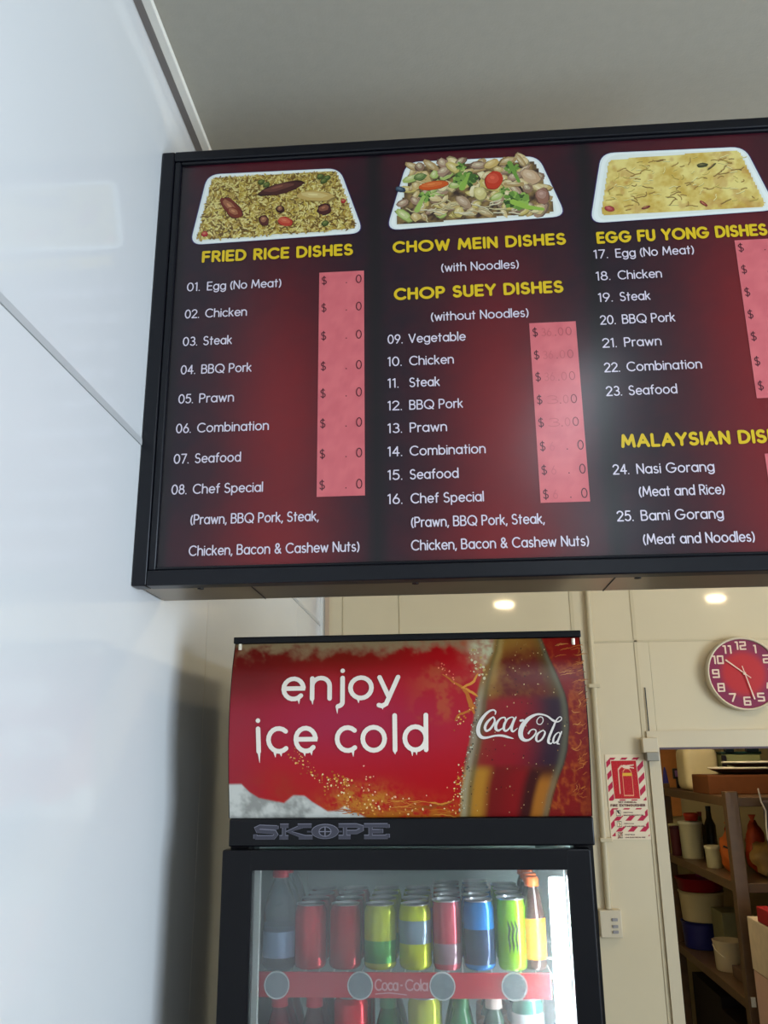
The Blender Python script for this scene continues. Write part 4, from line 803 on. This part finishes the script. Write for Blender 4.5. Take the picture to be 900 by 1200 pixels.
for k, (a, b) in enumerate((('DIRECTIONS', 'REMOVE THE SAFETY PIN'), ('DIRECTIONS', 'STAND BACK TO USE'), ('DO NOT USE ON', 'LIVE ELECTRICAL FIRE'))):
    z = .695+.128*k; nw(a, .36, .60, z, .0040, .0009, BR); nw(b, .36, .86, z+.032, .0046, .0011, BR)
    q = Paint(ns, .0012); q.poly([(.16, z-.04), (.31, z-.04), (.31, z+.04), (.16, z+.04)], SWt); q.ribbon([(.18, z-.03), (.29, z-.03), (.29, z+.03), (.18, z+.03)], .008, rgb(84, 80, 60), closed=True)
    if k == 0: q.poly([(.19, z-.028), (.25, z-.028), (.28, z+.02), (.22, z+.0)], rgb(60, 60, 50))
    if k == 1: q.ribbon([(.22, z-.015), (.26, z), (.23, z+.018)], .014, rgb(150, 130, 60))
    if k == 2: q.ribbon([(.17, z+.035), (.30, z-.035)], .014, rgb(150, 40, 40)); q.ribbon([(.19, z), (.235, z-.028), (.28, z), (.235, z+.028)], .01, rgb(120, 90, 60), closed=True)
    q.build('pictogram', M['sprint'], tn)
# conduit, socket, door sensor
tc_ = thing('cable_conduit', 'narrow cream conduit running down the wall to the power socket', 'conduit', (.615, YW, 1.33))
rod('pipe', (.632, YW-.014, 3.29), (.618, YW-.014, 1.90), .0125, M['joint_cream'], tc_, 12); rod('pipe', (.618, YW-.014, 1.90), (.612, YW-.014, 1.335), .0125, M['joint_cream'], tc_, 12)
for z in (2.2, 1.59): boxo('clip', .598, .646, YW-.028, YW, z-.008, z+.008, M['joint_cream'], tc_, .002)
ts = thing('power_socket', 'cream double power socket at the foot of the conduit', 'power socket', (.615, YW, 1.233))
boxo('mount_box', .572, .656, YW-.034, YW, 1.233, 1.333, M['socket'], ts, .004)
for z in (1.300, 1.276, 1.256): boxo('switch', .618, .640, YW-.039, YW-.033, z-.006, z+.004, M['shade_switch'], ts, .001)
td = thing('door_sensor', 'small cream box with a grey face at the top corner of the doorway', 'sensor', (.826, YW, 1.89))
boxo('housing', .796, .858, YW-.042, YW-.0, 1.925, 1.985, M['socket'], td, .003); boxo('sensor_face', .806, .856, YW-.052, YW-.012, 1.893, 1.928, mat('sensor_grey', rgb(150, 144, 130), .3, metal=.3), td, .003)
tag(rod('sensor_cable', (.834, YW-.006, 2.19), (.834, YW-.006, 1.985), .0022, M['dark']), 'thin black cable running down to the small box by the doorway', 'cable')

# ================================================================== STORE ROOM
RX0, RX1, RY0, RY1 = 1.345, 2.6, 4.5, 5.9; SZ = [1.714, 1.325, .82, .30]
tr_ = thing('shelving_rack', 'dull brown metal shelving rack seen through the doorway', 'shelf', ((RX0+RX1)/2, 5.2, 0))
for x, y in ((RX0, RY0), (RX1-.06, RY0), (RX0, RY1-.06), (RX1-.06, RY1-.06)): boxo('post', x-.005, x+.058, y, y+.055, 0, 1.74, M['metal'], tr_, .004)
for z in SZ: boxo('shelf_board', RX0+.002, RX1-.002, RY0+.012, RY1-.002, z-.045, z-.001, M['metal'], tr_, .003)
boxo('caster_tag', 1.352, 1.372, RY0-.004, RY0+.0, .80, .84, M['trimwhite'], tr_)
def cartonbox(name, lab, x0, x1, y0, y1, z0, z1, c, cat='box', flap=True, tape=None, bev=.004):
    t = thing(name, lab, cat, ((x0+x1)/2, (y0+y1)/2, z0)); m = cmat(*c, .7, 0., 0., .12)
    boxo('body', x0, x1, y0, y1, z0, z1, m, t, bev)
    if flap:
        boxo('flap', x0+.002, x1-.002, y0+.002, (y0+y1)/2-.001, z1, z1+.003, m, t); boxo('flap', x0+.002, x1-.002, (y0+y1)/2+.001, y1-.002, z1, z1+.003, m, t)
    if tape: boxo('tape', (x0+x1)/2-.02, (x0+x1)/2+.02, y0-.001, y0+.002, z0+.01, z1-.01, cmat(*tape, .4), t)
    return t
def tub(name, lab, x, y, z, r, h, c, lid=None, cat='tub', squash=1.0, handle=False, trans=0.):
    t = thing(name, lab, cat, (x, y, z)); m = cmat(*c, .4, 0., trans)
    bm_obj('body', lathe([(0, 0), (r*.86, 0), (r*.90, .004), (r*.98, h-.012), (r, h-.010), (r*1.03, h), (r*.97, h), (r*.88, h*.2), (0, .012)], 28, (x, y, z), 1, squash), m, t, 45)
    if lid: bm_obj('lid', lathe([(r*1.05, h-.008), (r*1.06, h+.004), (r*.9, h+.008), (r*.86, h+.004), (0, h+.005)], 28, (x, y, z), 1, squash), cmat(*lid, .4), t, 45)
    if handle: bm_obj('handle', tube([(x-r*1.03*math.cos(k*PI/10), y-r*.9*squash*math.sin(k*PI/10), z+h*.85-.06*math.sin(k*PI/10)) for k in range(11)], .002, 6), M['hose'], t, 40)
    return t
# top shelf of the rack
t = thing('white_jug', 'tall rounded milky plastic drum on the top of the rack', 'tub', (1.46, 5.38, 1.714)); jm = mat('milky_plastic', rgb(226, 214, 176), .35, nscale=14, namt=.08)
bm = bmesh.new(); box(bm, 1.365, 1.56, 5.27, 5.50, 1.714, 1.955, .05, 5); bm_obj('body', bm, jm, t, 60); bm_obj('neck_ring', lathe([(.035, 0), (.04, .004), (.04, .02), (0, .022)], 20, (1.46, 5.385, 1.953)), jm, t, 40)
cartonbox('cardboard_carton', 'long brown cardboard carton on the top front of the rack', 1.352, 2.02, 4.80, 5.11, 1.714, 1.807, (112, 62, 24), tape=(124, 72, 30))
def pan(x, y, z, rx, ry, lab, c, hh=.03):
    t = thing('baking_tray', lab, 'tray', (x, y, z)); bm_obj('tray_shell', lathe([(0, 0), (.75, 0), (.92, hh*.7), (1.0, hh), (1.02, hh+.003), (.9, hh*.8), (.7, .006), (0, .006)], 36, (x, y, z), rx, ry) if False else lathe([(0, 0), (.75, 0), (.95, hh*.7), (1.0, hh), (1.02, hh+.004), (.98, hh), (.73, .006), (0, .006)], 36, (x, y, z), rx, ry), c, t, 50)
    bm_obj('rolled_rim', tube([(x+rx*1.01*math.cos(a*PI/18), y+ry*1.01*math.sin(a*PI/18), z+hh+.003) for a in range(37)], .005, 6), M['whitepl'], t, 60)
pan(1.70, 4.96, 1.811, .29, .14, 'shallow dark tray with pale rim lying on the brown carton', cmat(60, 44, 42, .3, .3))
pan(1.76, 4.97, 1.846, .27, .13, 'upper shallow dark tray with pale rim stacked on the brown carton', cmat(96, 70, 60, .3, .3), .024)
t = thing('plastic_crate', 'pale green crate with dark green lid and clips behind the trays', 'crate', (1.68, 5.40, 1.714))
boxo('body', 1.58, 1.80, 5.28, 5.52, 1.714, 1.915, cmat(168, 176, 130, .5), t, .006); boxo('lid', 1.575, 1.805, 5.275, 5.525, 1.915, 1.930, cmat(30, 62, 60, .4), t, .003)
boxo('clip', 1.60, 1.65, 5.265, 5.30, 1.925, 1.952, cmat(20, 34, 44, .4), t, .003); boxo('clip', 1.72, 1.79, 5.265, 5.30, 1.925, 1.952, cmat(20, 34, 44, .4), t, .003)
boxo('side_grip', 1.578, 1.60, 5.262, 5.29, 1.80, 1.91, cmat(40, 36, 50, .4), t, .003)
t = thing('handheld_timer', 'small dark timer with violet screen standing on the rack', 'timer', (1.425, 5.72, 1.714))
boxo('stand', 1.417, 1.434, 5.70, 5.73, 1.714, 1.775, M['dark'], t, .002); boxo('case', 1.400, 1.450, 5.70, 5.73, 1.77, 1.832, M['dark'], t, .004); boxo('screen', 1.408, 1.442, 5.697, 5.70, 1.782, 1.820, cmat(150, 110, 170, .3), t)
struct(boxo('trim_3', 1.28, 1.62, 6.47, 6.5, 1.50, 2.05, cmat(226, 150, 84, .6, 0., 0., .08)))
tag(bm_obj('blue_cloth', lathe([(0, 0), (.020, .0), (.017, .04), (.010, .10), (.004, .125), (0, .125)], 10, (1.385, 5.86, 1.714), 1.0, .6), cmat(60, 56, 150, .6), None, 50), 'small blue pointed cloth just inside the door jamb', 'cloth')
# middle shelf
Z2 = 1.325
tub('plastic_tub', 'larger white plastic tub on the middle shelf of the rack', 1.43, 5.55, Z2, .068, .20, (214, 210, 176), (226, 224, 196))
tub('plastic_tub', 'small white plastic tub in front of the larger one on the middle shelf', 1.425, 5.10, Z2, .046, .105, (206, 200, 160), (222, 216, 180))
tub('plastic_tub', 'narrow pale tub at the far end of the middle shelf', 1.385, 5.78, Z2, .030, .17, (190, 184, 130), (200, 196, 150))
def bag(name, lab, c, rx, ry, rz, col, seed, knot=True):
    t = thing(name, lab, 'bag', (c[0], c[1], c[2])); m = cmat(*col, .45, 0., 0., .2); blob('sack', (c[0], c[1], c[2]+rz*.96), rx, ry, rz, m, t, .35, 3, seed, c[2])
    if knot: bm_obj('neck', lathe([(.012, 0), (.008, .02), (.02, .045), (0, .04)], 10, (c[0], c[1], c[2]+rz*1.9)), m, t, 50)
    return t
bag('orange_bag', 'bright orange plastic bag on the middle shelf beside the white tubs', (1.465, 4.93, Z2), .050, .06, .105, (214, 110, 40), 1)
bag('orange_bag', 'deeper orange net bag to the right of the rack post on the middle shelf', (1.585, 4.90, Z2), .048, .055, .125, (206, 76, 32), 5)
bag('beige_bag', 'beige paper sack on the middle shelf right of the post', (1.60, 4.74, Z2), .090, .08, .085, (196, 158, 96), 3, False)
tub('sauce_pot', 'red lidded pot on top of the larger white tub', 1.44, 5.55, Z2+.210, .042, .035, (196, 50, 30), (206, 60, 36), 'pot')
tub('sauce_pot', 'dark maroon pot at the far end of the middle shelf', 1.375, 5.70, Z2+.0, .034, .16, (84, 34, 40), (70, 22, 34), 'pot')
def sbottle(x, y, z, h, r, c, cp, lab):
    t = thing('sauce_bottle', lab, 'bottle', (x, y, z)); bm_obj('body', lathe([(0, 0), (r, 0), (r, h*.6), (r*.5, h*.75), (r*.4, h*.92), (0, h*.92)], 16, (x, y, z)), cmat(*c, .25), t, 50); bm_obj('cap', lathe([(r*.45, h*.9), (r*.48, h), (0, h)], 12, (x, y, z)), cmat(*cp, .4), t, 50)
sbottle(1.60, 5.75, Z2, .28, .035, (70, 62, 34), (30, 30, 26), 'dark olive sauce bottle behind the white tubs')
sbottle(1.53, 5.70, Z2, .25, .030, (96, 84, 40), (150, 30, 30), 'olive sauce bottle with red cap behind the white tubs')
sbottle(1.68, 5.62, Z2, .26, .032, (176, 40, 26), (60, 20, 20), 'red sauce bottle behind the orange bag')
tag(bm_obj('black_cable', tube([(1.352, 4.66, 1.475), (1.385, 4.645, 1.46), (1.395, 4.64, 1.42), (1.390, 4.64, 1.38), (1.400, 4.64, 1.345), (1.425, 4.64, 1.332)], .0045, 8), M['dark'], None, 50), 'short black cable lying over the orange bag by the rack post', 'cable')
# lower shelf
Z3 = .82
tub('blue_tub', 'deep blue plastic tub at the far end of the low shelf', 1.475, 5.68, Z3, .120, .145, (30, 34, 110))
tub('cream_tub', 'wide cream plastic tub stacked on the blue tub', 1.485, 5.68, Z3+.146, .130, .165, (206, 190, 146), None)
tub('red_basin', 'dark red plastic basin resting on the cream tub', 1.485, 5.68, Z3+.312, .140, .072, (142, 10, 26))
bag('magenta_bag', 'magenta bag heaped on the dark red basin', (1.50, 5.66, Z3+.386), .045, .05, .027, (150, 30, 96), 7, False)
tub('white_bucket', 'small white bucket near the front of the low shelf', 1.452, 5.12, Z3, .078, .145, (222, 204, 168), None, 'bucket', 1.0, True)
cartonbox('storage_box', 'grey green storage box behind the white bucket', 1.50, 1.66, 5.35, 5.55, Z3, 1.06, (150, 146, 110), flap=False)
cartonbox('storage_box', 'low brown grey box under the low shelf edge', 1.42, 1.72, 4.62, 4.98, Z3, .875, (110, 84, 66), flap=False)
cartonbox('dark_crate', 'dark brown crate on the bottom shelf of the rack', 1.40, 2.1, 4.60, 5.2, .30, .62, (40, 26, 22), 'crate', False)
cartonbox('dark_crate', 'dark brown crate at the far end of the bottom shelf', 1.42, 2.1, 5.25, 5.82, .30, .66, (36, 26, 26), 'crate', False)
# carton stack in front of the rack
cartonbox('lower_carton', 'orange red carton lowest in the stack in front of the rack', 1.352, 1.72, 4.12, 4.42, 0, .715, (176, 60, 24))
t = thing('printed_carton', 'pale pink carton with small red prints in the stack', 'box', (1.52, 4.27, .718)); boxo('body', 1.355, 1.72, 4.10, 4.42, .718, .972, cmat(226, 186, 172, .6, 0., 0., .06), t, .003)
p = Paint(lambda x, z, h: (x, 4.10-h, z), .0006)
for i in range(3):
    for j in range(4):
        x, z = 1.378+.045*i, .75+.055*j; p.ribbon([(x-.008, z), (x, z+.012), (x+.008, z), (x, z-.008)], .004, rgb(176, 40, 60), closed=bool((i+j) % 2))
p.build('red_prints', M['sprint'], t)
cartonbox('white_carton', 'plain white carton above the pink printed carton', 1.352, 1.72, 4.13, 4.42, .975, 1.196, (226, 208, 184), flap=False)
cartonbox('red_carton', 'red carton on top of the stack in front of the rack', 1.352, 1.72, 4.13, 4.27, 1.198, 1.262, (160, 14, 22), flap=False)
t = thing('dark_appliance', 'dark appliance hanging at the right edge of the doorway view', 'appliance', (1.56, 4.45, 1.40)); boxo('case', 1.50, 1.75, 4.35, 4.47, 1.42, 1.70, cmat(58, 52, 58, .4), t, .01); boxo('bracket', 1.60, 1.64, 4.47, 4.512, 1.50, 1.66, M['metal'], t)
tag(bm_obj('white_cable', tube([(1.445, 4.33, 1.76), (1.452, 4.33, 1.70), (1.468, 4.33, 1.66), (1.462, 4.33, 1.60), (1.460, 4.33, 1.54), (1.478, 4.33, 1.48), (1.510, 4.33, 1.42)], .0035, 8), M['hose'], None, 50), 'white cable hanging in front of the dark appliance', 'cable')
for o in list(bpy.data.objects):
    if '_local' in o: del o['_local']
